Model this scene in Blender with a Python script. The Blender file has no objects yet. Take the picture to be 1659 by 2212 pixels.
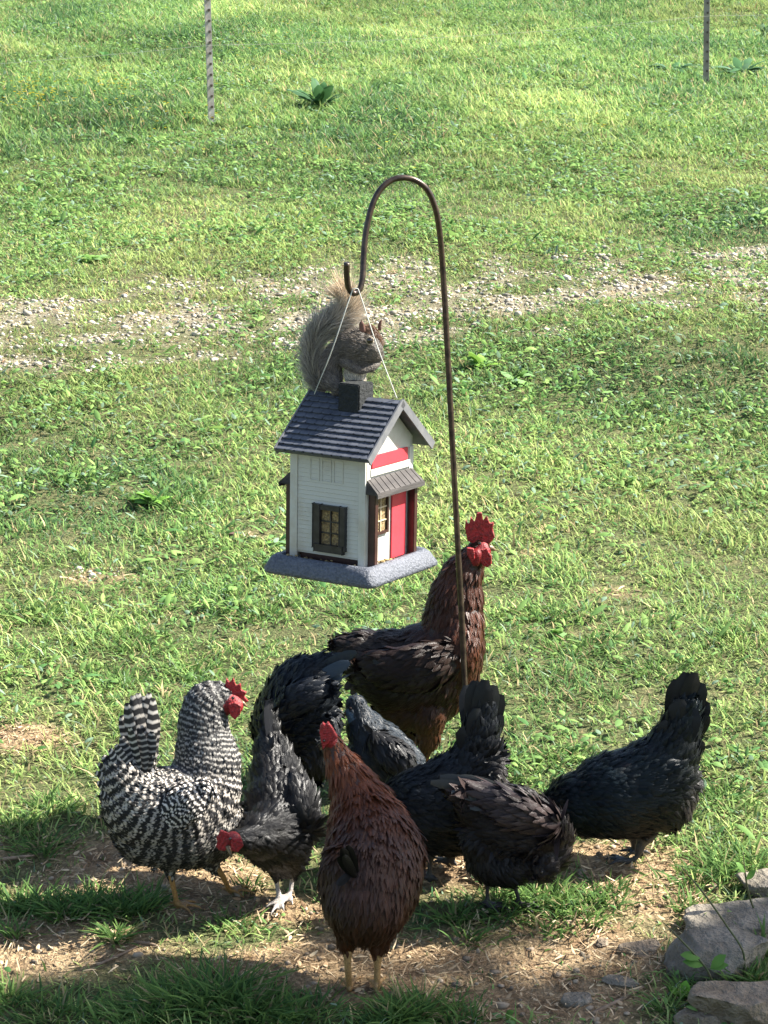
import bpy, bmesh, math, random
import numpy as np
from mathutils import Vector, Matrix

random.seed(7)
RNG = np.random.default_rng(11)
SC = bpy.context.scene
COL = SC.collection

# ------------------------------------------------------------------ camera, sky, sun, exposure
TH = math.radians(11.0)            # camera looks 11 degrees down
BETA = math.radians(8.2)           # the lawn climbs 8 degrees away from the camera
SL = math.tan(BETA)
H = 1.83 / math.cos(BETA)
F = 4734.0                         # focal length in units of a 1659 x 2212 picture
cam_d = bpy.data.cameras.new('camera')
cam = bpy.data.objects.new('camera', cam_d)
COL.objects.link(cam)
cam.location = (0, 0, H)
cam.rotation_euler = (math.radians(90) - TH, 0, 0)
cam_d.sensor_fit = 'VERTICAL'
cam_d.sensor_height = 36
cam_d.lens = F / 2212 * 36
cam_d.clip_start = 0.05
cam_d.clip_end = 600
SC.camera = cam

SUN_E = math.radians(44)
SUN_A = math.radians(9)           # towards +x (right), turned a little to the back (+y)
SUN = np.array([math.cos(SUN_E) * math.cos(SUN_A), math.cos(SUN_E) * math.sin(SUN_A), math.sin(SUN_E)])
sun_d = bpy.data.lights.new('sun', 'SUN')
sun_d.energy = 5.0
sun_d.angle = math.radians(0.6)
sun_d.color = (1.0, 0.95, 0.86)
sun = bpy.data.objects.new('sun', sun_d)
COL.objects.link(sun)
sun.rotation_euler = Vector(SUN).to_track_quat('Z', 'Y').to_euler()

world = bpy.data.worlds.new('World')
SC.world = world
world.use_nodes = True
wn = world.node_tree
wn.nodes.clear()
sky = wn.nodes.new('ShaderNodeTexSky')
sky.sky_type = 'NISHITA'
sky.sun_disc = False
sky.sun_elevation = SUN_E
sky.sun_rotation = math.pi / 2 - SUN_A
sky.air_density = 1.0
sky.dust_density = 1.5
bg = wn.nodes.new('ShaderNodeBackground')
bg.inputs['Strength'].default_value = 0.07
wo = wn.nodes.new('ShaderNodeOutputWorld')
wn.links.new(sky.outputs[0], bg.inputs[0])
wn.links.new(bg.outputs[0], wo.inputs[0])
SC.view_settings.view_transform = 'Standard'
SC.view_settings.look = 'None'
SC.view_settings.exposure = 1.82
SC.view_settings.gamma = 1.0

# ------------------------------------------------------------------ helpers: points
CT, ST = math.cos(TH), math.sin(TH)

def ray(px, py):
    u = (px - 829.5) / F
    v = (1106.0 - py) / F
    return np.array([u, CT + v * ST, -ST + v * CT])

def P(px, py, Y):                                     # world point seen at px,py and standing at world y = Y
    d = ray(px, py)
    return np.array([0, 0, H]) + d * (Y / d[1])

def G(px, py):                                        # point of the lawn seen at px,py
    d = ray(px, py)
    t = H / (SL * d[1] - d[2])
    return np.array([0, 0, H]) + d * t

def R(rpx, Y):                                        # a length in picture units to metres
    return rpx * Y / 0.955 / F

def project(p):                                       # used only to look up where worn patches of the real ground lie
    y = p[:, 1]; z = p[:, 2] - H
    depth = y * CT - z * ST
    up = y * ST + z * CT
    return 829.5 + F * p[:, 0] / depth, 1106 - F * up / depth

def vnoise(x, y, seed=0):
    x = np.asarray(x, float); y = np.asarray(y, float)
    ix = np.floor(x); iy = np.floor(y)
    fx = x - ix; fy = y - iy
    fx = fx * fx * (3 - 2 * fx); fy = fy * fy * (3 - 2 * fy)
    def h(a, b):
        s = np.sin(a * 127.1 + b * 311.7 + seed * 74.7) * 43758.5453
        return s - np.floor(s)
    return (h(ix, iy) * (1 - fx) * (1 - fy) + h(ix + 1, iy) * fx * (1 - fy)
            + h(ix, iy + 1) * (1 - fx) * fy + h(ix + 1, iy + 1) * fx * fy)

def fbm(x, y, seed=0, o=3):
    s = 0; a = 0.5; n = 0
    for k in range(o):
        s = s + a * vnoise(x * 2 ** k, y * 2 ** k, seed + k); n += a; a *= 0.5
    return s / n

def nrm(a):
    return a / (np.linalg.norm(a, axis=-1, keepdims=True) + 1e-12)

def ground_z(x, y):
    return SL * y + 0.05 * (fbm(x * 0.9 + 3, y * 0.7, 5, 2) - 0.5) * np.clip((np.asarray(y) - 4.2) / 3, 0, 1)\
        + 0.018 * (fbm(x * 5, y * 5, 9, 2) - 0.5)

# ------------------------------------------------------------------ helpers: objects
def tag(o, label=None, cat=None, group=None, kind=None):
    if label: o['label'] = label
    if cat: o['category'] = cat
    if group: o['group'] = group
    if kind: o['kind'] = kind
    return o

def empty(name, loc, label, cat, group=None, rz=0):
    o = bpy.data.objects.new(name, None)
    COL.objects.link(o)
    o.location = tuple(loc)
    o.rotation_euler = (0, 0, rz)
    o.empty_display_size = 0.05
    bpy.context.view_layer.update()
    return tag(o, label, cat, group)

def link_mesh(name, me, mat, parent=None, world_coords=True):
    o = bpy.data.objects.new(name, me)
    COL.objects.link(o)
    if mat is not None:
        me.materials.clear(); me.materials.append(mat)
    if parent is not None:
        o.parent = parent
        if world_coords:
            pw = parent.matrix_basis
            if parent.parent is not None:
                pw = parent.parent.matrix_basis @ parent.matrix_parent_inverse @ pw
            o.matrix_parent_inverse = pw.inverted()
    return o

def mesh_np(name, V, Fq, cols=None, uvs=None, smooth=True):
    me = bpy.data.meshes.new(name)
    V = np.asarray(V, np.float32); Fq = np.asarray(Fq, np.int32)
    n, k = Fq.shape
    me.vertices.add(len(V)); me.vertices.foreach_set('co', V.ravel())
    me.loops.add(n * k); me.loops.foreach_set('vertex_index', Fq.ravel())
    me.polygons.add(n)
    me.polygons.foreach_set('loop_start', np.arange(0, n * k, k, dtype=np.int32))
    me.polygons.foreach_set('loop_total', np.full(n, k, np.int32))
    if smooth:
        me.polygons.foreach_set('use_smooth', np.ones(n, bool))
    if cols is not None:
        c = np.ones((len(V), 4), np.float32); c[:, :3] = cols
        at = me.color_attributes.new('col', 'FLOAT_COLOR', 'POINT')
        at.data.foreach_set('color', c.ravel())
    if uvs is not None:
        ul = me.uv_layers.new(name='UVMap')
        ul.data.foreach_set('uv', np.asarray(uvs, np.float32)[Fq.ravel()].ravel())
    me.update(calc_edges=True)
    return me

def blades(Pb, D, S, L, W, prof, B=None, N=None, cup=0.0, col=None, tipcol=None):
    """leaf / feather / hair strips. Pb base, D direction, S side, L length, W half width, prof half width per row"""
    n = len(Pb); rows = len(prof); L = np.broadcast_to(L, (n,)); W = np.broadcast_to(W, (n,))
    v = np.linspace(0, 1, rows)
    cols_n = 3 if cup else 2
    offs = np.array([-1, 0, 1]) if cup else np.array([-1, 1])
    ctr = Pb[:, None, :] + D[:, None, :] * (L[:, None, None] * v[None, :, None])
    if B is not None:
        ctr = ctr + B[:, None, :] * (L[:, None, None] * (v ** 2)[None, :, None])
    V = ctr[:, :, None, :] + S[:, None, None, :] * (W[:, None, None, None] * np.array(prof)[None, :, None, None] * offs[None, None, :, None])
    if cup:
        lift = (1 - np.abs(offs))[None, None, :, None] * np.array(prof)[None, :, None, None]
        V = V + N[:, None, None, :] * (W[:, None, None, None] * cup * lift)
    V = V.reshape(-1, 3)
    base = []
    for r in range(rows - 1):
        for c in range(cols_n - 1):
            a = r * cols_n + c
            base.append([a, a + 1, a + cols_n + 1, a + cols_n])
    base = np.array(base)
    Fq = (base[None] + (np.arange(n) * rows * cols_n)[:, None, None]).reshape(-1, 4)
    UV = np.tile(np.stack([np.tile((offs + 1) / 2, rows), np.repeat(v, cols_n)], 1), (n, 1))
    C = None
    if col is not None:
        if tipcol is None: tipcol = col
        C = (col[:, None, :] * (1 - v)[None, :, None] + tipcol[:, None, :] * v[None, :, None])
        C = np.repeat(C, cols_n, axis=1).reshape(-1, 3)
    return V, Fq, C, UV

def merge(parts):
    Vs, Fs, Cs, Us = [], [], [], []; o = 0
    for V, Fq, C, U in parts:
        Vs.append(V); Fs.append(Fq + o); Cs.append(C); Us.append(U); o += len(V)
    return np.concatenate(Vs), np.concatenate(Fs), np.concatenate(Cs), np.concatenate(Us)

_ico = {}
def ico(sub):
    if sub not in _ico:
        bm = bmesh.new(); bmesh.ops.create_icosphere(bm, subdivisions=sub, radius=1)
        _ico[sub] = (np.array([v.co[:] for v in bm.verts]), np.array([[v.index for v in f.verts] for f in bm.faces]))
        bm.free()
    return _ico[sub]

def organic(V, Fc, voxel, smooth=3, fac=0.5):
    """fuse overlapping closed shapes into one continuous skin"""
    me = bpy.data.meshes.new('tmp')
    me.from_pydata([tuple(v) for v in V], [], [tuple(int(i) for i in f) for f in Fc])
    o = bpy.data.objects.new('tmp', me); COL.objects.link(o)
    m = o.modifiers.new('r', 'REMESH'); m.mode = 'VOXEL'; m.voxel_size = voxel; m.use_smooth_shade = True
    if smooth:
        s = o.modifiers.new('s', 'SMOOTH'); s.iterations = smooth; s.factor = fac
    dg = bpy.context.evaluated_depsgraph_get()
    out = bpy.data.meshes.new_from_object(o.evaluated_get(dg))
    bpy.data.objects.remove(o); bpy.data.meshes.remove(me)
    return out

def verts_np(me):
    a = np.empty(len(me.vertices) * 3, np.float32); me.vertices.foreach_get('co', a); return a.reshape(-1, 3).astype(float)

def set_col(me, c):
    cc = np.ones((len(me.vertices), 4), np.float32); cc[:, :3] = c
    at = me.color_attributes.new('col', 'FLOAT_COLOR', 'POINT'); at.data.foreach_set('color', cc.ravel())

def catmull(nodes, rs, step=0.25, mn=0.0015):
    nodes = np.array(nodes, float); rs = np.array(rs, float)
    if len(nodes) == 1: return nodes, rs
    pts = [nodes[0] * 2 - nodes[1]] + list(nodes) + [nodes[-1] * 2 - nodes[-2]]
    out, ro = [], []
    for i in range(1, len(pts) - 2):
        p0, p1, p2, p3 = pts[i - 1:i + 3]
        ln = np.linalg.norm(p2 - p1); n = max(1, int(ln / max(mn, step * min(rs[i - 1], rs[i]))))
        for k in range(n):
            t = k / n
            out.append(0.5 * ((2 * p1) + (-p0 + p2) * t + (2 * p0 - 5 * p1 + 4 * p2 - p3) * t * t + (-p0 + 3 * p1 - 3 * p2 + p3) * t ** 3))
            s = t * t * (3 - 2 * t)
            ro.append(rs[i - 1] * (1 - s) + rs[i] * s)
    out.append(nodes[-1]); ro.append(rs[-1])
    return np.array(out), np.array(ro)

def tube(name, pts, r, mat, parent=None, seg=10, world_coords=True):
    pts, rr = catmull(pts, [r] * len(pts) if np.isscalar(r) else r, 0.8, 0.004)
    n = len(pts); T = nrm(np.gradient(pts, axis=0))
    up = np.array([0.13, 1, 0.21]); V = []
    for i in range(n):
        a = nrm(np.cross(T[i], up)); b = np.cross(T[i], a)
        for k in range(seg):
            t = 2 * math.pi * k / seg
            V.append(pts[i] + rr[i] * (a * math.cos(t) + b * math.sin(t)))
    Fq = [[i * seg + k, i * seg + (k + 1) % seg, (i + 1) * seg + (k + 1) % seg, (i + 1) * seg + k] for i in range(n - 1) for k in range(seg)]
    me = bpy.data.meshes.new(name)
    me.from_pydata([tuple(v) for v in V], [], Fq + [list(range(seg))[::-1], [(n - 1) * seg + k for k in range(seg)]])
    for p in me.polygons: p.use_smooth = True
    return link_mesh(name, me, mat, parent, world_coords)

# ------------------------------------------------------------------ materials
def new_mat(name):
    m = bpy.data.materials.new(name); m.use_nodes = True
    nt = m.node_tree; b = nt.nodes['Principled BSDF']
    return m, nt, b

def node(nt, t, **kw):
    n = nt.nodes.new(t)
    for k, v in kw.items(): setattr(n, k, v)
    return n

def mixc(nt, fac, a, b, bt='MIX'):
    m = node(nt, 'ShaderNodeMix', data_type='RGBA', blend_type=bt)
    for sock, val in ((m.inputs[0], fac), (m.inputs[6], a), (m.inputs[7], b)):
        if hasattr(val, 'is_output') or isinstance(val, bpy.types.NodeSocket): nt.links.new(val, sock)
        elif isinstance(val, (int, float)): sock.default_value = val
        else: sock.default_value = (*val, 1)
    return m.outputs[2]

def noise_fac(nt, scale, detail=4, lo=0.35, hi=0.65, co='Object', rough=0.6, stretch=None):
    tc = node(nt, 'ShaderNodeTexCoord'); n = node(nt, 'ShaderNodeTexNoise')
    n.inputs['Scale'].default_value = scale; n.inputs['Detail'].default_value = detail; n.inputs['Roughness'].default_value = rough
    src = tc.outputs[co]
    if stretch:
        mp = node(nt, 'ShaderNodeMapping'); mp.inputs['Scale'].default_value = stretch
        nt.links.new(src, mp.inputs[0]); src = mp.outputs[0]
    nt.links.new(src, n.inputs['Vector'])
    r = node(nt, 'ShaderNodeMapRange'); r.inputs[1].default_value = lo; r.inputs[2].default_value = hi
    nt.links.new(n.outputs['Fac'], r.inputs[0])
    return r.outputs[0]

def bump(nt, b, h, strength=0.3, dist=0.002):
    bn = node(nt, 'ShaderNodeBump'); bn.inputs['Strength'].default_value = strength; bn.inputs['Distance'].default_value = dist
    nt.links.new(h, bn.inputs['Height']); nt.links.new(bn.outputs[0], b.inputs['Normal'])

def plain(name, c, rough=0.6, c2=None, scale=60, metal=0, spec=0.5, bmp=0.0, bd=0.001, stretch=None, lo=0.35, hi=0.65):
    m, nt, b = new_mat(name)
    b.inputs['Roughness'].default_value = rough; b.inputs['Metallic'].default_value = metal
    b.inputs['Specular IOR Level'].default_value = spec
    f = noise_fac(nt, scale, 5, lo, hi, stretch=stretch)
    nt.links.new(mixc(nt, f, c, c2 if c2 else tuple(x * 0.75 for x in c)), b.inputs['Base Color'])
    if bmp: bump(nt, b, f, bmp, bd)
    return m

def leaf_mat(name, trans=0.35, rough=0.5, spec=0.35):
    m, nt, b = new_mat(name)
    at = node(nt, 'ShaderNodeAttribute', attribute_name='col')
    b.inputs['Roughness'].default_value = rough; b.inputs['Specular IOR Level'].default_value = spec
    nt.links.new(at.outputs['Color'], b.inputs['Base Color'])
    if trans:
        tr = node(nt, 'ShaderNodeBsdfTranslucent'); nt.links.new(at.outputs['Color'], tr.inputs[0])
        mx = node(nt, 'ShaderNodeMixShader'); mx.inputs[0].default_value = trans
        nt.links.new(b.outputs[0], mx.inputs[1]); nt.links.new(tr.outputs[0], mx.inputs[2])
        nt.links.new(mx.outputs[0], nt.nodes['Material Output'].inputs[0])
    return m

def feather_mat(name, barred=False, rough=0.42, spec=0.5):
    m, nt, b = new_mat(name)
    at = node(nt, 'ShaderNodeAttribute', attribute_name='col')
    uv = node(nt, 'ShaderNodeUVMap'); sp = node(nt, 'ShaderNodeSeparateXYZ'); nt.links.new(uv.outputs[0], sp.inputs[0])
    c = at.outputs['Color']
    # barbs: fine oblique lines each side of the shaft
    ax = node(nt, 'ShaderNodeMath', operation='SUBTRACT'); nt.links.new(sp.outputs[0], ax.inputs[0]); ax.inputs[1].default_value = 0.5
    ab = node(nt, 'ShaderNodeMath', operation='ABSOLUTE'); nt.links.new(ax.outputs[0], ab.inputs[0])
    if barred:
        sc = node(nt, 'ShaderNodeMath', operation='MULTIPLY_ADD'); nt.links.new(ab.outputs[0], sc.inputs[0]); sc.inputs[1].default_value = -2.2
        nt.links.new(at.outputs['Alpha'], sc.inputs[2])
        sn = node(nt, 'ShaderNodeMath', operation='SINE'); nt.links.new(sc.outputs[0], sn.inputs[0])
        mr = node(nt, 'ShaderNodeMapRange'); nt.links.new(sn.outputs[0], mr.inputs[0]); mr.inputs[1].default_value = 0.0; mr.inputs[2].default_value = 0.9
        c = mixc(nt, mr.outputs[0], (0.012, 0.0115, 0.012), c)
    mu = node(nt, 'ShaderNodeMath', operation='MULTIPLY_ADD'); nt.links.new(ab.outputs[0], mu.inputs[0]); mu.inputs[1].default_value = 2.2; nt.links.new(sp.outputs[1], mu.inputs[2])
    wv = node(nt, 'ShaderNodeMath', operation='MULTIPLY'); nt.links.new(mu.outputs[0], wv.inputs[0]); wv.inputs[1].default_value = 55
    si = node(nt, 'ShaderNodeMath', operation='SINE'); nt.links.new(wv.outputs[0], si.inputs[0])
    nt.links.new(c, b.inputs['Base Color'])
    bump(nt, b, si.outputs[0], 0.35, 0.0004)
    b.inputs['Roughness'].default_value = rough
    b.inputs['Specular IOR Level'].default_value = spec
    b.inputs['Sheen Weight'].default_value = 0.0
    return m

def skin_mat(name, rough=0.5):
    m, nt, b = new_mat(name)
    at = node(nt, 'ShaderNodeAttribute', attribute_name='col')
    f = noise_fac(nt, 350, 3, 0.3, 0.7)
    nt.links.new(mixc(nt, f, at.outputs['Color'], mixc(nt, 0.6, at.outputs['Color'], (0, 0, 0))), b.inputs['Base Color'])
    bump(nt, b, f, 0.5, 0.0015)
    b.inputs['Roughness'].default_value = rough
    return m

M_GRASS = leaf_mat('grass_blades', 0.45, 0.62, 0.12)
M_LEAF = leaf_mat('broad_leaves', 0.35, 0.65, 0.14)
M_LITTER = leaf_mat('dry_litter', 0.1, 0.8, 0.15)
M_FEATHER = feather_mat('feathers', False, .33, .22)
M_BAR = feather_mat('barred_feathers', True, 0.55, 0.35)
M_SKIN = skin_mat('bird_skin')
M_FUR = leaf_mat('fur_hairs', 0.12, 0.6, 0.25)
M_COMB = plain('comb_red', (0.42, 0.014, 0.018), 0.45, (0.16, 0.004, 0.006), 230, bmp=.7, bd=0.002)
M_BEAK = plain('beak_horn', (0.25, 0.17, 0.09), 0.35, (0.10, 0.06, 0.03), 120)
M_EYE = plain('eye_black', (0.012, 0.008, 0.006), 0.08, (0.02, 0.01, 0.006), 50, spec=0.8)

# ------------------------------------------------------------------ ground sheet
# worn or bare patches: (px, py, rx, ry, strength) seen from the camera, looked up in world space
BARE = [(250, 1850, 270, 45, .8), (60, 1600, 90, 26, .5), (110, 2050, 360, 60, 1.15), (330, 1905, 270, 50, 1.0), (450, 1975, 130, 40, 1.1), (640, 2090, 300, 60, 1.1),
        (1010, 2080, 330, 65, 1.0), (1280, 2050, 220, 80, .95), (1340, 1900, 170, 40, .9), (1180, 2160, 280, 60, .8), (780, 2140, 120, 40, 1.1),
        (1400, 1960, 110, 50, .9), (1000, 1880, 180, 50, 1.0), (620, 1960, 150, 40, .9), (240, 1830, 240, 40, .7), (1300, 1850, 140, 30, .6),
        (1310, 1275, 80, 22, .55), (230, 1245, 110, 18, .35), (520, 1155, 50, 8, .35), (1150, 1190, 60, 16, .45), (260, 1500, 120, 14, .3),
        (480, 1370, 60, 18, .35), (870, 560, 60, 6, .3)]
TRACKS = [([(0, 655), (200, 650), (420, 640), (700, 600), (900, 580), (1200, 572), (1500, 545), (1659, 535)], 24, .55),
          ([(0, 765), (250, 762), (500, 745), (800, 712), (1050, 690), (1300, 668), (1659, 640)], 34, .62)]

def bare(x, y):
    z = SL * y
    px, py = project(np.stack([x, y, z], 1))
    m = np.zeros(len(x))
    for cx, cy, rx, ry, s in BARE:
        d = ((px - cx) / rx) ** 2 + ((py - cy) / ry) ** 2
        m = np.maximum(m, s * np.exp(-d * 0.9))
    for pts, w, s in TRACKS:
        xs, ys = zip(*pts)
        yy = np.interp(px, xs, ys)
        k = s * np.exp(-((py - yy) / w) ** 2) * (0.05 + 1.35 * fbm(x * 1.6, y * 2.2, 31, 3))
        m = np.maximum(m, k)
    mid = np.interp(px, [0, 830, 1659], [705, 655, 600])
    m = np.maximum(m, 0.5 * np.exp(-((py - mid) / 75) ** 2))
    return m

def bare_n(x, y):
    b = bare(x, y)
    return np.clip(b * .92 + (fbm(x * 7, y * 7, 3, 3) - 0.5) * 1.3 * (b > 0.04) * np.clip(b * 4, 0, 1), 0, 1)

def track_amt(x, y):
    px, py = project(np.stack([x, y, SL * y], 1))
    return ((py > 480) & (py < 830)).astype(float)

ys = np.concatenate([np.linspace(-12, 2, 15), np.arange(2.1, 5, 0.025), np.arange(5, 18, 0.06), np.linspace(18.3, 70, 40)])
xs = np.concatenate([np.linspace(-40, -3.2, 20), np.arange(-3.1, 3.1, 0.035), np.linspace(3.2, 40, 20)])
XX, YY = np.meshgrid(xs, ys)
gx, gy = XX.ravel(), YY.ravel()
gb = bare_n(gx, gy) * (gy > 2)
gz = ground_z(gx, gy) + 0.006 * (fbm(gx * 28, gy * 28, 17, 2) - .5)
nx = len(xs); ii = np.arange(len(ys) - 1)[:, None] * nx + np.arange(nx - 1)[None]
quads = np.stack([ii, ii + 1, ii + nx + 1, ii + nx], -1).reshape(-1, 4)
me = mesh_np('ground', np.stack([gx, gy, gz], 1), quads, np.stack([gb, track_amt(gx, np.maximum(gy, 1)) , gb], 1))
mg, nt, b = new_mat('lawn_soil')
at = node(nt, 'ShaderNodeAttribute', attribute_name='col')
sp = node(nt, 'ShaderNodeSeparateColor'); nt.links.new(at.outputs['Color'], sp.inputs[0])
f1 = noise_fac(nt, 22, 6, .35, .65); f2 = noise_fac(nt, 140, 5, .38, .62); f3 = noise_fac(nt, 55, 4, .45, .7)
dirt = mixc(nt, f1, (0.26, 0.17, 0.095), (0.52, 0.38, 0.22))
dirt = mixc(nt, f2, mixc(nt, 0.55, dirt, (0.03, 0.02, 0.012)), dirt)
grav = mixc(nt, f3, (0.19, 0.165, 0.11), (0.42, 0.38, 0.28))
dirt = mixc(nt, sp.outputs[1], dirt, grav)
turf = mixc(nt, f1, (0.10, 0.13, 0.05), (0.19, 0.18, 0.085))
turf = mixc(nt, f2, mixc(nt, .6, turf, (0.01, 0.012, 0.005)), turf)
mr = node(nt, 'ShaderNodeMapRange'); nt.links.new(sp.outputs[0], mr.inputs[0]); mr.inputs[1].default_value = .15; mr.inputs[2].default_value = .6
nt.links.new(mixc(nt, mr.outputs[0], turf, dirt), b.inputs['Base Color'])
b.inputs['Roughness'].default_value = 0.95; b.inputs['Specular IOR Level'].default_value = 0.15
bump(nt, b, f2, 0.7, 0.006)
tag(link_mesh('ground', me, mg), kind='structure')

# ------------------------------------------------------------------ grass
def field(n_per, y0, y1, margin=1.22):
    x1, y1_ = field_(n_per, y0, y1, margin, .25)
    x2, y2_ = field_(n_per * .4, y0, y1, 1.5, 1.1)
    k = np.abs(x2) > (0.1753 * y2_ / 0.93 * margin + 0.25)
    return np.r_[x1, x2[k]], np.r_[y1_, y2_[k]]

def field_(n_per, y0, y1, margin, extra):
    """random points of the lawn strip between y0 and y1 that the view reaches, with some margin"""
    hw1 = 0.1753 * y1 / 0.93 * margin + extra
    n = int(n_per * (y1 - y0) * 2 * hw1)
    x = RNG.uniform(-hw1, hw1, n); y = RNG.uniform(y0, y1, n)
    k = np.abs(x) < (0.1753 * y / 0.93 * margin + extra)
    return x[k], y[k]

def lawn_color(x, y, n):
    """the grass's own colour: blue-green, mid green, yellow-green and straw blades mixed by clumps"""
    a = fbm(x * 1.3, y * 0.9, 21, 3) + RNG.normal(0, 0.17, n)
    c0 = np.array([0.060, 0.140, 0.055]); c1 = np.array([0.180, 0.310, 0.090]); c2 = np.array([0.39, 0.47, 0.165])
    t = np.clip((a - 0.22) / 0.56, 0, 1)[:, None]
    c = np.where(t < .5, c0 + (c1 - c0) * t * 2, c1 + (c2 - c1) * (t - .5) * 2)
    s = RNG.random(n)
    straw = np.array([0.48, 0.38, 0.21]); gray = np.array([0.24, 0.32, 0.21])
    br = fbm(x * 3.1, y * 2.6, 71, 2)
    c = np.where((s < 0.05 + 0.22 * np.clip(br - .5, 0, 1) + .35 * np.clip(bare(x, y) - .1, 0, 1))[:, None], straw * RNG.uniform(.6, 1.2, (n, 1)), c)
    c = np.where((s > 0.93)[:, None], gray, c)
    return c * RNG.uniform(0.6, 1.4, (n, 1)) * (.5 + 1.0 * fbm(x * .7 + 5, y * 1.0, 88, 3))[:, None]  # last factor paints broad lit and dim bands into the blade colour

parts = []
for dens, y0, y1, hl, hw, rows in ((13000, 2.35, 3.6, .030, .0013, 4), (18000, 3.6, 5.2, .031, .0014, 3), (15500, 5.2, 7.5, .032, .0016, 3),
                                   (13500, 7.5, 10.5, .032, .0019, 3), (9000, 10.5, 19.5, .044, .0023, 3)):
    x, y = field(dens, y0, y1)
    clump = fbm(x * 9, y * 9, 41, 2)
    keep = RNG.random(len(x)) < np.clip(1.12 - 1.35 * bare_n(x, y), 0.03, 1) * (0.35 + 0.95 * clump)
    x, y = x[keep], y[keep]; n = len(x); clump = clump[keep]
    px_, py_ = project(np.stack([x, y, SL * y], 1))
    z = ground_z(x, y) - 0.003
    ang = RNG.uniform(0, 2 * np.pi, n); tilt = np.clip(RNG.normal(0.85, 0.38, n), 0.05, 1.5)
    h = np.stack([np.cos(ang), np.sin(ang), 0 * ang], 1)
    D = h * np.sin(tilt)[:, None] * .75 + np.array([0, 0, 1]) * np.cos(tilt * .8)[:, None]
    S = np.stack([-np.sin(ang + RNG.normal(0, .6, n)), np.cos(ang), 0 * ang], 1)
    S = nrm(S)
    tall = 1 + 0.5 * np.clip((430 - py_) / 160, 0, 1) * (fbm(x * 1.1, y * 1.1, 55, 2) > .35)   # unmown strip along the fence
    L = .84 * hl * RNG.uniform(.5, 1.5, n) * (0.35 + 1.35 * clump) * tall * (1 - .55 * np.clip(bare(x, y), 0, 1))
    B = h * RNG.uniform(.1, .55, n)[:, None] - np.array([0, 0, 1]) * RNG.uniform(0, .5, n)[:, None]
    W = hw * RNG.uniform(.6, 1.5, n)
    c = lawn_color(x, y, n)
    prof = [.8, 1, .7, .08] if rows == 4 else [.85, 1, .1]
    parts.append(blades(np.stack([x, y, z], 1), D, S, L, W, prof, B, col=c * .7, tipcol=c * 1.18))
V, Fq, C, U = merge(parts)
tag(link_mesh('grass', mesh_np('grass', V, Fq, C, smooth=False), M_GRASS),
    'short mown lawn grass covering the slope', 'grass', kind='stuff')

# low broad leaves: clover, plantain and dandelion leaves in the lawn
parts = []
for dens, y0, y1, hl, hw in ((220, 3.6, 5.0, .030, .0055), (170, 5.0, 8.5, .032, .006), (60, 8.5, 18, .045, .009), (1200, 2.35, 3.9, .014, .0032), (2000, 3.9, 5.6, .017, .0042), (2300, 5.6, 8.5, .018, .0046), (1900, 8.5, 19, .022, .0055)):
    x, y = field(dens, y0, y1)
    cl = fbm(x * 2.3, y * 2.3, 61, 3)
    keep = RNG.random(len(x)) < np.clip((cl - 0.36) * 3.4, 0.04, 1) * np.clip(1 - 1.3 * bare_n(x, y), 0.02, 1)
    x, y = x[keep], y[keep]; n = len(x)
    z = ground_z(x, y) + RNG.uniform(0.004, 0.032, n)
    ang = RNG.uniform(0, 2 * np.pi, n); el = RNG.uniform(-0.1, 0.9, n)
    D = np.stack([np.cos(ang) * np.cos(el), np.sin(ang) * np.cos(el), np.sin(el)], 1)
    S = nrm(np.stack([-np.sin(ang), np.cos(ang), RNG.normal(0, .4, n)], 1)); N = nrm(np.cross(D, S))
    L = hl * RNG.uniform(.5, 1.8, n)
    B = np.tile([0, 0, -.35], (n, 1)) * RNG.uniform(0, 1.3, (n, 1))
    a = RNG.random((n, 1))
    c = (1 - a) * np.array([0.08, 0.19, 0.06]) + a * np.array([0.26, 0.40, 0.11])
    c = np.where(RNG.random((n, 1)) < .12, np.array([0.20, 0.30, 0.20]), c) * RNG.uniform(.8, 1.2, (n, 1))
    parts.append(blades(np.stack([x, y, z], 1), D, S, L, hw * RNG.uniform(.6, 1.5, n), [.25, .9, 1, .75, .1], B, N, .35, c))
V, Fq, C, U = merge(parts)
tag(link_mesh('lawn_weeds', mesh_np('lawn_weeds', V, Fq, C), M_LEAF),
    'small broad weed leaves growing all through the lawn', 'weeds', kind='stuff')

# long tufts in the foreground
def tuft_blades(px, py, rpx, n, hl, lean=0.0, dark=0.0):
    c = G(px, py)
    r = R(rpx, c[1])
    q = RNG.normal(0, .5, (n, 2))
    x = c[0] + q[:, 0] * r; y = c[1] + q[:, 1] * r * .8
    z = ground_z(x, y) - .004
    out = np.stack([q[:, 0], q[:, 1], 0 * x], 1)
    h = nrm(out + RNG.normal(0, .5, (n, 3)) * [1, 1, 0])
    til = np.clip(np.abs(RNG.normal(.4, .3, n)) + .15 * np.linalg.norm(q, axis=1), 0, 1.2)
    D = h * np.sin(til)[:, None] + np.array([lean, 0, 1]) * np.cos(til)[:, None]
    B = h * RNG.uniform(.15, .6, n)[:, None] + np.array([0, 0, -.45]) * RNG.uniform(.2, 1, n)[:, None]
    S = nrm(np.cross(D, h + RNG.normal(0, .7, (n, 3))))
    a = RNG.random((n, 1))
    col = (1 - a) * np.array([0.07, 0.15, 0.05]) + a * np.array([0.19, 0.31, 0.08])
    col = np.where(RNG.random((n, 1)) < .08, np.array([.36, .30, .16]), col)
    return blades(np.stack([x, y, z], 1), D, S, hl * RNG.uniform(.45, 1.25, n), .0017 * RNG.uniform(.7, 1.5, n), [.7, 1, .85, .55, .05], B, col=col * .8, tipcol=col * 1.15)

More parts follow.
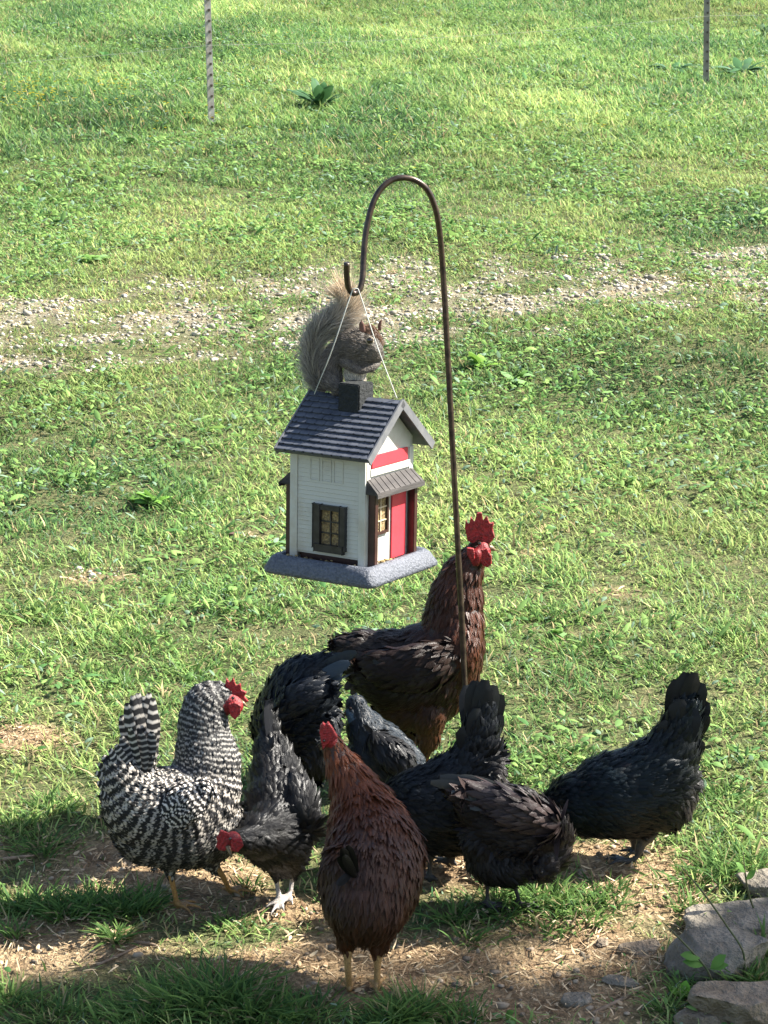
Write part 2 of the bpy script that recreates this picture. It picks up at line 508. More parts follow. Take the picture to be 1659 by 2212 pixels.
parts = [tuft_blades(*a) for a in (
    (140, 1975, 50, 220, .055), (200, 1965, 50, 230, .055), (270, 1975, 45, 200, .055), (90, 1960, 50, 160, .045), (320, 1960, 40, 110, .05), (30, 2020, 25, 60, .05), (40, 1950, 40, 120, .04),
    (250, 2035, 30, 90, .055), (500, 2000, 60, 110, .03), (380, 2180, 80, 360, .06), (470, 2165, 70, 380, .075), (540, 2200, 70, 300, .06),
    (300, 2200, 90, 260, .045), (120, 2190, 110, 260, .04), (650, 2200, 80, 220, .045), (900, 2190, 50, 260, .05), (850, 2205, 50, 200, .05), (1000, 2200, 60, 140, .04),
    (20, 2160, 50, 120, .045), (980, 1985, 45, 110, .04), (1080, 1970, 70, 200, .042), (1180, 1960, 70, 220, .045), (1250, 1985, 70, 180, .045), (1010, 2030, 40, 60, .045),
    (1300, 1945, 70, 140, .04), (1560, 1890, 60, 160, .055), (1620, 1870, 50, 130, .055), (1500, 1910, 60, 120, .045), (1630, 2120, 40, 200, .06), (1600, 2150, 30, 120, .06),
    (1650, 2060, 20, 90, .06), (1600, 2065, 30, 90, .04), (1655, 2140, 30, 140, .08), (1480, 2150, 25, 60, .04), (1440, 2190, 30, 60, .04), (1540, 2180, 20, 60, .05), (1490, 1970, 50, 80, .04), (1200, 2020, 60, 70, .035), (90, 1830, 60, 140, .04), (110, 1750, 60, 160, .04), (30, 1790, 60, 130, .04),
    (540, 1915, 30, 60, .035), (1220, 1640, 60, 120, .035), (1560, 1730, 70, 150, .04), (1130, 1935, 50, 90, .04),
    (300, 1400, 80, 200, .038), (420, 1450, 80, 200, .038), (250, 1470, 60, 160, .038), (60, 1330, 80, 240, .04), (1250, 1400, 80, 200, .038), (1180, 1330, 60, 160, .038),
    (560, 1330, 60, 140, .038), (1420, 1450, 80, 160, .035), (1590, 1380, 70, 160, .038), (760, 1330, 50, 100, .038), (380, 1080, 90, 260, .045), (150, 1040, 80, 220, .045))]
V, Fq, C, U = merge(parts)
tag(link_mesh('grass_tufts', mesh_np('grass_tufts', V, Fq, C, smooth=False), M_GRASS), 'long loose tufts of grass left uncut in the foreground', 'grass', kind='stuff')

# dry straw, bark chips and dead leaves on bare soil; pale gravel in the wheel tracks
def scatter_on(n_per, y0, y1, lo):
    x, y = field(n_per, y0, y1); b_ = bare_n(x, y)
    k = (b_ > lo) & (RNG.random(len(x)) < np.clip(b_ * 1.2, 0, 1))
    return x[k], y[k]
parts = []
for n_per, y0, y1, hl, hw in ((9500, 2.35, 4.4, .012, .0011), (1500, 2.35, 4.4, .007, .0026), (800, 4.4, 12, .016, .0022)):
    x, y = scatter_on(n_per, y0, y1, .12); n = len(x)
    ang = RNG.uniform(0, 2 * np.pi, n); el = RNG.normal(0.12, .22, n)
    D = np.stack([np.cos(ang) * np.cos(el), np.sin(ang) * np.cos(el), np.sin(el)], 1)
    S = nrm(np.stack([-np.sin(ang), np.cos(ang), RNG.normal(0, .5, n)], 1))
    a = RNG.random((n, 1))
    c = (1 - a) * np.array([.26, .16, .09]) + a * np.array([.72, .57, .36])
    c *= RNG.uniform(.6, 1.2, (n, 1))
    N = nrm(np.cross(D, S))
    parts.append(blades(np.stack([x, y, ground_z(x, y) + RNG.uniform(.001, .010, n)], 1), D, S, hl * RNG.uniform(.4, 2.2, n), hw * RNG.uniform(.5, 1.5, n), [.5, 1, .8, .3], N * RNG.normal(0, .3, (n, 1)), N, .3, c))
V, Fq, C, U = merge(parts)
tag(link_mesh('straw_litter', mesh_np('straw_litter', V, Fq, C), M_LITTER), 'dry straw, chips and dead leaf bits on the bare soil', 'litter', kind='stuff')

iv, iface = ico(1)
def pebbles(x, y, size, name, label, cols):
    n = len(x)
    sc_ = size[:, None] * RNG.uniform(.6, 1.25, (n, 3)) * [1, 1, .62]
    V = iv[None] * sc_[:, None, :] * RNG.uniform(.8, 1.15, (n, len(iv), 1))
    a = RNG.uniform(0, 6.28, n); ca, sa = np.cos(a)[:, None], np.sin(a)[:, None]
    V = np.stack([V[:, :, 0] * ca - V[:, :, 1] * sa, V[:, :, 0] * sa + V[:, :, 1] * ca, V[:, :, 2]], -1)
    V += np.stack([x, y, ground_z(x, y) + size * .22], 1)[:, None]
    Fc = (iface[None] + (np.arange(n) * len(iv))[:, None, None]).reshape(-1, 3)
    return tag(link_mesh(name, mesh_np(name, V.reshape(-1, 3), Fc, np.repeat(cols, len(iv), 0), smooth=False), M_LITTER), label, 'gravel', kind='stuff')
x, y = scatter_on(3200, 5.0, 11, .20); n = len(x)
pc = np.array([.54, .50, .41]) * RNG.uniform(.4, 1.2, (n, 1))
x2, y2 = scatter_on(800, 2.35, 4.6, .3); n2 = len(x2)
pc2 = np.array([.42, .34, .25]) * RNG.uniform(.4, 1.1, (n2, 1))
pebbles(np.r_[x, x2], np.r_[y, y2], np.r_[np.abs(RNG.normal(.0, .0052, n)) + .002, np.abs(RNG.normal(.003, .003, n2)) + .0015], 'gravel', 'pale gravel pressed into the two worn wheel tracks', np.r_[pc, pc2])

# yellow flowers near the fence
parts = []
for cx, cy, rx, ry, n in ((70, 235, 80, 35, 120), (230, 215, 60, 25, 40), (300, 250, 120, 40, 26), (640, 110, 260, 80, 40), (1350, 260, 250, 60, 14), (900, 340, 500, 60, 16), (500, 300, 300, 60, 24)):
    for k in range(n):
        g = G(cx + RNG.normal(0, .5) * rx, cy + RNG.normal(0, .5) * ry)
        g[2] += RNG.uniform(.05, .13)
        a = RNG.uniform(0, 6.28)
        for j in range(5):
            t = a + j * 1.2566
            parts.append((g, (math.cos(t), math.sin(t), .35)))
Pb = np.array([p[0] for p in parts]); D = np.array([p[1] for p in parts])
S = nrm(np.cross(D, [0, 0, 1])); n = len(Pb)
V, Fq, C, U = blades(Pb, D, S, RNG.uniform(.006, .010, n), .0045, [.3, 1, .8, .3], col=np.tile([.62, .50, .03], (n, 1)))
tag(link_mesh('yellow_flowers', mesh_np('yellow_flowers', V, Fq, C), M_LEAF), 'tiny yellow flowers dotted through the tall grass by the fence', 'flowers', kind='stuff')

# ------------------------------------------------------------------ off-frame shade tree (its crown dapples the foreground)
tb = np.array([5.6, 2.6, 0]); tb[2] = ground_z(tb[0], tb[1])
tree = empty('shade_tree', tb, 'leafy shade tree standing to the right of the stones, outside the view', 'tree')
shade = [  # px, py on the lawn, radius px, leaves
    (250, 2200, 170, 120), (60, 2205, 130, 80), (500, 2215, 160, 110), (760, 2230, 130, 70), (980, 2230, 150, 80),
    (1200, 2205, 150, 90), (1400, 2170, 120, 80), (1560, 2090, 130, 110), (1650, 1985, 60, 40), (1640, 2190, 120, 100), (1450, 2230, 140, 100), (900, 2320, 500, 380), (300, 2320, 400, 330), (1400, 2330, 400, 330)]
crown = []; anchors = []
for px, py, r, n in shade:
    g = G(px, py); T0 = 6.0
    rr = R(r, g[1])
    q = RNG.normal(0, .42, (n, 3)) * [rr, rr * 1.1, .0] + g
    T = RNG.uniform(4.9, 7.0, (n, 1))
    crown.append(q + SUN[None] * T); anchors.append((g + SUN * T0))
crown = np.concatenate(crown); n = len(crown)
D = nrm(RNG.normal(0, 1, (n, 3)) + [0, 0, -.3]); S = nrm(np.cross(D, RNG.normal(0, 1, (n, 3)))); N = np.cross(D, S)
V, Fq, C, U = blades(crown, D, S, RNG.uniform(.07, .12, n), RNG.uniform(.025, .04, n), [.15, .8, 1, .65, .05], N * -.2, N, .25, np.array([.06, .13, .03]) * RNG.uniform(.7, 1.3, (n, 1)))
link_mesh('crown', mesh_np('crown', V, Fq, C), M_LEAF, tree)
M_BARK = plain('bark', (0.16, 0.12, 0.09), .9, (0.07, 0.05, 0.04), 14, bmp=.8, bd=.02, stretch=(1, 1, .25))
top = tb + [-.5, .4, 4.6]
tube('trunk', [tb - [0, 0, .2], tb + [.05, .05, 1.6], tb + [-.15, .2, 3.2], top, top + [-.3, .2, 1.5]], [.2, .15, .12, .08, .04], M_BARK, tree, 14)
lt = []
for a in anchors[:18]:
    s = tb + np.array([-.2, .25, 3.3]) + np.array([0, 0, .8]) * RNG.random()
    tube('limb', [s, (s + a) / 2 + [0, 0, .25], a], [.035, .02, .006], M_BARK, tree, 6)

# ------------------------------------------------------------------ birds
def foot(pt, heading, size=1.0, spread=.55, flat=True):
    """chains of toes that lie on the ground from the ankle point"""
    out = []
    for da, ln in ((-spread, .040), (0, .050), (spread, .040), (math.pi, .018)):
        a = heading + da
        d = np.array([math.cos(a), math.sin(a), 0]) * ln * size
        pts = [pt + [0, 0, .004], pt + d * .5 + [0, 0, .007 + SL * d[1] * .5], pt + d + [0, 0, SL * d[1] + .001]]
        out.append((pts, [.0052 * size, .0042 * size, .0022 * size]))
    return out

def bird(name, label, cat, Y, chains, legs=(), toe=0.0, legcol=(.42, .24, .07), tail=None, comb=None, beak=None, eye=None, wattle=None,
         mat=None, nfe=3600, barred=False, group='chickens feeding below the hanging bird house', seed=1, flen=.72, comb_y=0.0, comb_th=.007, tailcol=None, lift=.065, dens=3.3, fwid=.60):
    mat = mat or M_FEATHER
    rng = np.random.default_rng(seed)
    base = P(*legs[0][-1][:2], Y + legs[0][-1][2]) if legs else P(chains[0]['n'][0][0], 1800, Y)
    root = empty(name, (base[0], base[1], ground_z(base[0], base[1])), label, cat, group)
    smp = []       # centre, radius, tangent, region colour, feather flag, wing flag, length, width
    Vs, Fs = [], []; off = 0
    def add_chain(pts, rs, sy, col, fe, wing, fl, fw, skin, first=False, arc0=0.0, ci=99):
        nonlocal off
        c, r = catmull(pts, rs)
        T = nrm(np.gradient(c, axis=0)) if len(c) > 1 else np.array([[0, 0, 1.]])
        arc = np.r_[0, np.cumsum(np.linalg.norm(np.diff(c, axis=0), axis=1))] if len(c) > 1 else [0.]
        for i in range(len(c)):
            v, f = ico(3 if r[i] > .03 else (2 if r[i] > .008 else 1))
            if not wing:
                Vs.append(v * np.array([r[i], r[i] * sy, r[i]]) + c[i]); Fs.append(f + off); off += len(v)
            smp.append((c[i], r[i], T[i], col, fe, wing, fl, fw, skin, arc[i] + arc0, ci))
            if first: smp[-1] = smp[-1][:6] + (fl * min(1, .35 + arc[i] / .08), fw * min(1, .6 + arc[i] / .12)) + smp[-1][8:]
    wings = []
    for ch in chains:
        pts = [P(n[0], n[1], Y + n[2]) for n in ch['n']]
        rs = [R(n[3], Y + n[2]) for n in ch['n']]
        args = (pts, rs, ch.get('sy', .85), ch.get('col', (.02, .02, .022)), ch.get('fe', True), ch.get('wing', False), ch.get('fl', .026), ch.get('fw', .0062), ch.get('skin'))
        ci = [c_ is ch for c_ in chains].index(True)
        add_chain(*args, first=(ci == 0), arc0=(smp[-1][9] if ci == 1 and barred else 0.0), ci=ci)
        if ch.get('wing'): wings.append(args)
    for lg in legs:
        pts = [P(n[0], n[1], Y + n[2]) for n in lg]
        end = pts[-1].copy(); end[2] = ground_z(end[0], end[1]) + .006
        pts[-1] = end
        rs = [R(n[3], Y) for n in lg]
        add_chain(pts, rs, 1, legcol, False, False, 0, 0, legcol)
        for p_, r_ in foot(end, toe if np.isscalar(toe) else toe[0]):
            add_chain(p_, r_, 1, legcol, False, False, 0, 0, legcol)
    n_main = sum(1 for s in smp if s[9] is not None and s[10] < 2) if barred else 0
    def nearest(pts, S_):
        C_ = np.array([s[0] for s in S_]); r_ = np.array([s[1] for s in S_])
        d = np.linalg.norm(pts[:, None] - C_[None], axis=2) - r_[None]
        return d
    me = organic(np.concatenate(Vs), np.concatenate(Fs), .0034, 3, .5)
    body_s = [s for s in smp if not s[5]]
    vn = verts_np(me)
    k = np.concatenate([nearest(vn[i:i + 4000], body_s).argmin(1) for i in range(0, len(vn), 4000)])
    sk = np.array([s[8] if s[8] is not None else tuple(.6 * x for x in s[3]) for s in body_s])
    set_col(me, sk[k])
    link_mesh('body', me, M_SKIN, root)
    def plumage(mesh, S_, n, nm, parent):
        mesh.calc_loop_triangles()
        tri = np.empty(len(mesh.loop_triangles) * 3, np.int32); mesh.loop_triangles.foreach_get('vertices', tri); tri = tri.reshape(-1, 3)
        v_ = verts_np(mesh); a, b_, c = v_[tri[:, 0]], v_[tri[:, 1]], v_[tri[:, 2]]
        cr = np.cross(b_ - a, c - a); ar = np.linalg.norm(cr, axis=1)
        if ar.sum() / 2 > .01: n = int(n * dens * min(1.4, max(.5, ar.sum() / 2 / .16)))
        t = rng.choice(len(tri), n, p=ar / ar.sum()); q = rng.random((n, 2)); s1 = np.sqrt(q[:, 0])
        p = a[t] * (1 - s1)[:, None] + b_[t] * (s1 * (1 - q[:, 1]))[:, None] + c[t] * (s1 * q[:, 1])[:, None]
        N = nrm(cr[t])
        d = nearest(p, S_); dm = d.min(1, keepdims=True); w = np.exp(-(d - dm) / .012)
        kk = d.argmin(1)
        fe = np.array([s[4] for s in S_])[kk]
        p, N, w, kk = p[fe], N[fe], w[fe], kk[fe]; n = len(p)
        fef = np.array([float(s[4]) for s in S_]); w = w * fef[None]; w /= w.sum(1, keepdims=True)
        T = w @ np.array([s[2] for s in S_]); cl = w @ np.array([s[3] for s in S_]); fl = w @ np.array([s[6] for s in S_]); fw = w @ np.array([s[7] for s in S_])
        T = T + np.array([0, 0, -.3]); T = T - (T * N).sum(1, keepdims=True) * N; T = nrm(T + rng.normal(0, .12, (n, 3)) + N * .001)
        S2 = nrm(np.cross(N, T))
        ph = rng.normal(lift, .05, n)[:, None]
        D = T * np.cos(ph) + N * np.sin(ph)
        B = -N * rng.uniform(.02, .2, (n, 1))
        cl = cl * rng.uniform(.78, 1.22, (n, 1)) + rng.normal(0, .002, (n, 1))
        if not barred: cl = cl * (.45 + 1.1 * fbm(p[:, 0] * 55 + p[:, 1] * 40, p[:, 2] * 38, seed, 3))[:, None]
        cl = np.clip(cl, .002, 1)
        res = blades(p - N * np.minimum(.003, fl * flen * .03)[:, None], D, S2, fl * flen * rng.uniform(.75, 1.25, n), fw * fwid * rng.uniform(.8, 1.2, n), [.6, 1.0, .8, .12], B, N, .3, cl, cl * (1.0 if barred else 1.25))
        m_ = mesh_np(nm, res[0], res[1], res[2], res[3])
        if barred:
            cc = np.empty(len(res[0]) * 4, np.float32); m_.color_attributes['col'].data.foreach_get('color', cc); cc = cc.reshape(-1, 4)
            isw = bool(S_[0][5])
            MS = S_ if isw else S_[:n_main]
            mc = np.array([s[0] for s in MS]); mt = np.array([s[2] for s in MS]); ma = np.array([s[9] for s in MS])
            dd = np.linalg.norm(p[:, None] - mc[None], axis=2) - np.array([s[1] for s in MS])[None]
            ww = np.exp(-(dd - dd.min(1, keepdims=True)) / .02); ww /= ww.sum(1, keepdims=True)
            arcs = (ww * (ma[None] + ((p[:, None] - mc[None]) * mt[None]).sum(2))).sum(1)
            f0, k0 = .0092, .17
            phs = np.where(arcs < k0, arcs / f0, k0 / f0 + (arcs - k0) / .0135); dper = np.where(arcs < k0, f0, .0135)
            vv = np.tile(np.repeat(np.linspace(0, 1, 4), 3), n)
            cc[:, 3] = (np.repeat(phs + rng.normal(0, .08, n), 12) + vv * np.repeat(fl * flen / dper, 12)) * 6.283
            m_.color_attributes['col'].data.foreach_set('color', cc.ravel())
        return link_mesh(nm, m_, mat, parent)
    plumage(me, body_s, nfe, 'plumage', root)
    for w_ in wings:
        c, r = catmull(w_[0], w_[1]); V2, F2 = [], []; o2 = 0
        for i in range(len(c)):
            v, f = ico(2); V2.append(v * np.array([r[i], r[i] * .5, r[i]]) + c[i]); F2.append(f + o2); o2 += len(v)
        wm = organic(np.concatenate(V2), np.concatenate(F2), .003, 3)
        set_col(wm, np.tile([x * .5 for x in w_[3]], (len(wm.vertices), 1)))
        wo_ = link_mesh('wing', wm, M_SKIN, root)
        ws = [s for s in smp if s[5]]
        plumage(wm, ws, 700 if not barred else 900, 'wing_feathers', wo_)
    if tail:
        allp = []
        for (bx, by, bd, tx, ty, td, w, bend) in tail:
            a, t_ = P(bx, by, Y + bd), P(tx, ty, Y + td); L = np.linalg.norm(t_ - a); D = (t_ - a) / L
            vw = nrm(np.array([.25 * rng.normal(), -1, .1 + .3 * rng.normal()])); S2 = nrm(np.cross(D, vw)); N = np.cross(S2, D)
            Bv = S2 * bend
            tc_ = np.array([(tailcol or (.007, .007, .008))]) * rng.uniform(.7, 1.3)
            allp.append(blades(a[None], (D - Bv)[None], S2[None], np.array([L]), np.array([R(w, Y)]), [.35, .6, .8, .95, 1, .98, .85, .35], Bv[None], N[None], .22, tc_, tc_ * 1.3))
        V, Fq, C, U = merge(allp)
        m_ = mesh_np('tail', V, Fq, C, U)
        if barred:
            cc = np.ones((len(V), 4), np.float32); cc[:, :3] = C; cc[:, 3] = U[:, 1] * 6.28 * 7.5 + np.repeat(rng.uniform(0, 3, len(V) // 24), 24)
            m_.color_attributes['col'].data.foreach_set('color', cc.ravel())
        link_mesh('tail', m_, mat, root)
    def slab(pxs, dy, th, nm, mt, vox=.0014, sm=2, skew=0.0):
        x0 = pxs[0][0]
        pts = [P(a, b_, Y + dy + skew * (a - x0)) for a, b_ in pxs]; n = len(pts)
        bm = bmesh.new()
        f1 = [bm.verts.new(p + [0, -th / 2, 0]) for p in pts]; f2 = [bm.verts.new(p + [0, th / 2, 0]) for p in pts]
        fa = bm.faces.new(f1); fb = bm.faces.new(f2[::-1])
        for i in range(n): bm.faces.new([f1[i], f2[i], f2[(i + 1) % n], f1[(i + 1) % n]])
        bmesh.ops.triangulate(bm, faces=bm.faces[:]); bmesh.ops.recalc_face_normals(bm, faces=bm.faces[:])
        bm.verts.index_update()
        V = np.array([v.co[:] for v in bm.verts]); Fc = [[v.index for v in f.verts] for f in bm.faces]; bm.free()
        return link_mesh(nm, organic(V, Fc, vox, sm), mt, root)
    if comb: slab(comb, comb_y, comb_th * .8, 'comb', M_COMB, .0010, 2)
    if wattle:
        for w_ in wattle:
            slab(w_[0], w_[1], .009, 'wattle', M_COMB, .0015, 3)
    if beak:                                              # base px, tip px, dy, radius px
        a, t_ = P(*beak[0], Y + beak[2]), P(*beak[1], Y + beak[2] + (beak[4] if len(beak) > 4 else 0))
        tube('beak', [a, a * .5 + t_ * .5 + [0, 0, .001], t_], [R(beak[3], Y), R(beak[3] * .7, Y), .0008], M_BEAK, root, 10)
    if eye:
        v, f = ico(3); c = P(eye[0], eye[1], Y + eye[2]); rr = R(eye[3], Y)
        e = mesh_np('eye', v * rr + c, f); link_mesh('eye', e, M_EYE, root)
    return root

BLK = (.006, .006, .007); BLKB = (.007, .0095, .013); DUN = (.032, .024, .019); RED = (.30, .010, .014)

# 1 barred hen
W1 = (.44, .40, .35)
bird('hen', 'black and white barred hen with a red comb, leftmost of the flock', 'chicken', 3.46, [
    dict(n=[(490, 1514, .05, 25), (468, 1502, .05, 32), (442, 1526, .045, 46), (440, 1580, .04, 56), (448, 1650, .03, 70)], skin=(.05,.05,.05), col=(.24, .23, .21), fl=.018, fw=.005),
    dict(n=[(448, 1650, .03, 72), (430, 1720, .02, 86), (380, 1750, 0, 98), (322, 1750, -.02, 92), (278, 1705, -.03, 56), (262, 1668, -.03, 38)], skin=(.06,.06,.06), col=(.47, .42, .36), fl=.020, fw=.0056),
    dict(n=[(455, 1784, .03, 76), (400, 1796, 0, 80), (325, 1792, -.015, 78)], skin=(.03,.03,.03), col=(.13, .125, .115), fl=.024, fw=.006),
    dict(n=[(300, 1690, -.02, 40), (308, 1650, -.02, 30), (312, 1620, -.01, 22)], skin=(.10,.10,.105), col=W1, fl=.03, fw=.007),
    dict(n=[(500, 1520, .045, 24), (508, 1524, .04, 20)], fe=False, skin=RED),
    dict(n=[(440, 1705, -.055, 24), (400, 1735, -.062, 44), (352, 1770, -.055, 34)], wing=True, col=(.66, .60, .54), fl=.036, fw=.0065),
    dict(n=[(362, 1845, -.01, 30), (368, 1880, -.01, 14)], col=(.3, .28, .25), fl=.016, fw=.004),
    dict(n=[(445, 1840, .03, 32), (462, 1872, .03, 15)], col=(.3, .28, .25), fl=.016, fw=.004)],
    legs=[[(366, 1868, -.01, 12), (372, 1905, -.01, 8), (384, 1972, 0, 7)], [(455, 1862, .03, 12), (478, 1888, .03, 8), (497, 1915, .06, 7)]], toe=(-.25,), legcol=(.46, .25, .08),
    tail=[(298, 1660, -.01, 262, 1545, .0, 12, .10), (302, 1660, -.02, 274, 1518, -.01, 12, .08), (306, 1660, -.01, 287, 1502, 0, 13, .05), (309, 1660, -.02, 299, 1497, .01, 13, .03), (313, 1660, 0, 311, 1503, .01, 12, 0), (317, 1660, -.01, 322, 1497, .01, 13, -.03), (321, 1660, -.02, 331, 1508, 0, 12, -.05), (325, 1660, -.015, 336, 1535, 0, 12, -.08),
          (298, 1675, -.04, 262, 1590, -.03, 12, .12), (306, 1670, -.045, 280, 1570, -.035, 12, .06), (314, 1670, -.045, 305, 1580, -.035, 12, .0), (320, 1670, -.04, 328, 1580, -.03, 12, -.05), (280, 1690, -.03, 222, 1632, -.03, 10, .2), (282, 1695, -.035, 212, 1650, -.035, 10, .2), (280, 1700, -.04, 206, 1668, -.04, 10, .2), (278, 1715, -.05, 210, 1690, -.05, 10, .2), (278, 1730, -.055, 216, 1712, -.055, 10, .2), (290, 1680, -.05, 236, 1620, -.04, 10, .2), (294, 1676, -.05, 250, 1608, -.04, 10, .15)],
    tailcol=(.36, .33, .29), comb=[(486, 1480), (489, 1464), (497, 1474), (504, 1463), (510, 1480), (520, 1476), (522, 1490), (533, 1494), (528, 1504), (537, 1514), (527, 1520), (520, 1516), (506, 1506), (494, 1496)], comb_y=.045,
    wattle=[([(492, 1520), (508, 1515), (522, 1522), (520, 1540), (508, 1554), (498, 1545)], .03)], beak=((518, 1515), (535, 1528), .04, 6), eye=(503, 1508, .018, 3.6),
    mat=M_BAR, nfe=5600, barred=True, seed=3)

# 2 black hen bending forward, tail up
bird('hen', 'black hen bending forward with lowered red face right beside the barred hen', 'chicken', 3.49, [
    dict(n=[(505, 1812, -.12, 21), (530, 1816, -.10, 28), (565, 1808, -.06, 48), (600, 1802, -.01, 78), (606, 1762, .03, 82), (600, 1705, .07, 64), (592, 1645, .10, 44), (584, 1590, .125, 25), (579, 1535, .14, 10)], col=(.007, .0068, .007), fl=.028, fw=.0075),
    dict(n=[(610, 1835, .0, 58), (612, 1800, .03, 60)], col=BLK),
    dict(n=[(503, 1814, -.132, 19), (492, 1812, -.135, 15)], fe=False, skin=RED),
    dict(n=[(655, 1780, -.03, 34), (650, 1730, .0, 34), (630, 1680, .05, 20)], wing=True, col=(.011, .0105, .0105), fl=.038, fw=.009),
    dict(n=[(592, 1862, 0, 24), (597, 1890, 0, 12)], col=BLK, fl=.014, fw=.004), dict(n=[(636, 1862, .02, 24), (634, 1888, .02, 12)], col=BLK, fl=.014, fw=.004)],
    legs=[[(596, 1885, 0, 9), (599, 1915, 0, 7), (606, 1955, -.01, 6.5)], [(634, 1885, .02, 9), (630, 1910, .02, 7), (625, 1950, .01, 6.5)]], toe=(-1.9,), legcol=(.45, .40, .36),
    tail=[(590, 1640, .09, 577, 1512, .13, 11, .05), (600, 1640, .09, 590, 1560, .13, 12, .05), (585, 1650, .09, 568, 1570, .12, 12, .0)],
    comb=[(486, 1796), (476, 1792), (472, 1802), (467, 1808), (470, 1818), (466, 1828), (474, 1836), (486, 1838), (494, 1820), (496, 1800)], comb_y=-.14,
    wattle=[([(500, 1812), (520, 1808), (526, 1826), (514, 1840), (498, 1836)], -.15)], beak=((492, 1828), (500, 1852), -.14, 6, -.01), eye=(497, 1812, -.155, 3.4), nfe=4200, seed=5)

# 3 black hen behind
bird('hen', 'black hen seen behind the bending one, its grey-blue tail pointing at the rooster', 'chicken', 3.74, [
    dict(n=[(592, 1730, .0, 20), (594, 1680, .0, 30), (604, 1620, .0, 52), (632, 1560, .0, 84), (650, 1500, 0, 74), (682, 1462, 0, 46), (712, 1440, 0, 26)], col=BLKB, fl=.03, fw=.008),
    dict(n=[(668, 1560, 0, 66), (672, 1620, 0, 52), (680, 1660, 0, 28)], col=(.009, .009, .0095), fl=.026),
    dict(n=[(600, 1560, -.05, 30), (640, 1510, -.06, 34), (685, 1490, -.05, 22)], wing=True, col=(.013, .015, .019), fl=.038, fw=.009)],
    legs=[[(650, 1690, 0, 14), (648, 1740, 0, 7), (646, 1800, 0, 7)], [(668, 1690, .03, 14), (668, 1740, .03, 7), (668, 1790, .03, 7)]], legcol=(.10, .09, .09), toe=(3.1,),
    tail=[(665, 1460, -.02, 770, 1408, -.02, 15, .1), (665, 1455, 0, 740, 1412, .01, 13, .1), (670, 1475, -.03, 755, 1430, -.03, 14, .05), (660, 1450, .02, 700, 1418, .02, 14, .12), (690, 1480, -.02, 738, 1450, -.02, 14, 0)],
    tailcol=(.03, .042, .055), nfe=4200, seed=7)

# 4 rooster
BR = (.055, .018, .008); BRD = (.022, .011, .008)
bird('rooster', 'tall dark brown rooster with a big red comb and wattles behind the pole', 'chicken', 3.95, [
    dict(n=[(1036, 1184, 0, 22), (1018, 1212, 0, 30), (998, 1246, 0, 43), (984, 1300, 0, 58), (978, 1352, 0, 66), (968, 1400, 0, 76)], col=(.038, .013, .007), fl=.034, fw=.0052),
    dict(n=[(968, 1400, 0, 76), (925, 1440, 0, 96), (865, 1450, 0, 90), (805, 1425, 0, 62), (765, 1405, 0, 36), (742, 1395, 0, 20)], col=(.012, .008, .0065), fl=.03, fw=.008),
    dict(n=[(990, 1390, 0, 56), (978, 1440, 0, 60), (950, 1490, 0, 60), (905, 1520, 0, 60), (860, 1510, 0, 50)], col=(.03, .012, .007), fl=.026),
    dict(n=[(1000, 1340, -.02, 40), (992, 1400, -.04, 44), (985, 1440, -.03, 44)], col=BR, fl=.026),
    dict(n=[(925, 1530, -.02, 44), (926, 1580, -.02, 28), (918, 1625, -.02, 13)], col=(.06, .024, .012), fl=.024, fw=.006),
    dict(n=[(880, 1540, .03, 40), (882, 1580, .03, 24), (886, 1620, .03, 12)], col=(.04, .018, .011), fl=.022, fw=.006),
    dict(n=[(1042, 1186, -.01, 17), (1048, 1190, -.012, 14)], fe=False, skin=RED), dict(n=[(1030, 1198, -.02, 14), (1028, 1212, -.02, 12)], fe=False, skin=RED),
    dict(n=[(968, 1420, -.055, 40), (915, 1440, -.07, 56), (850, 1445, -.065, 46), (800, 1430, -.045, 26)], wing=True, col=(.017, .0095, .007), fl=.036, fw=.010)],
    legs=[[(918, 1615, -.02, 10), (912, 1650, -.02, 8), (915, 1690, -.02, 8)], [(886, 1610, .03, 10), (884, 1650, .03, 8), (888, 1680, .03, 8)]], legcol=(.30, .17, .06),
    tail=[(800, 1420, 0, 724, 1388, 0, 20, -.08), (800, 1425, -.02, 728, 1410, -.02, 18, -.05), (805, 1415, .02, 735, 1378, .02, 18, -.1), (790, 1440, -.02, 732, 1440, -.01, 16, -.1), (790, 1450, 0, 745, 1490, 0, 10, -.12), (796, 1455, -.02, 758, 1500, -.01, 9, -.12)],
    tailcol=(.03, .02, .016),
    comb=[(1010, 1168), (1004, 1140), (1006, 1122), (1013, 1134), (1017, 1116), (1026, 1130), (1030, 1108), (1040, 1106), (1043, 1126), (1052, 1114), (1058, 1130), (1067, 1128), (1064, 1142), (1069, 1160), (1056, 1176), (1030, 1176)], comb_y=-.005, comb_th=.009,
    wattle=[([(1030, 1188), (1052, 1184), (1062, 1200), (1062, 1218), (1052, 1226), (1040, 1218), (1032, 1204)], -.02), ([(1008, 1182), (1024, 1184), (1026, 1206), (1018, 1214), (1009, 1198)], -.035)],
    beak=((1054, 1182), (1072, 1190), -.01, 8), eye=(1036, 1174, -.03, 3.6), nfe=6200, seed=9)

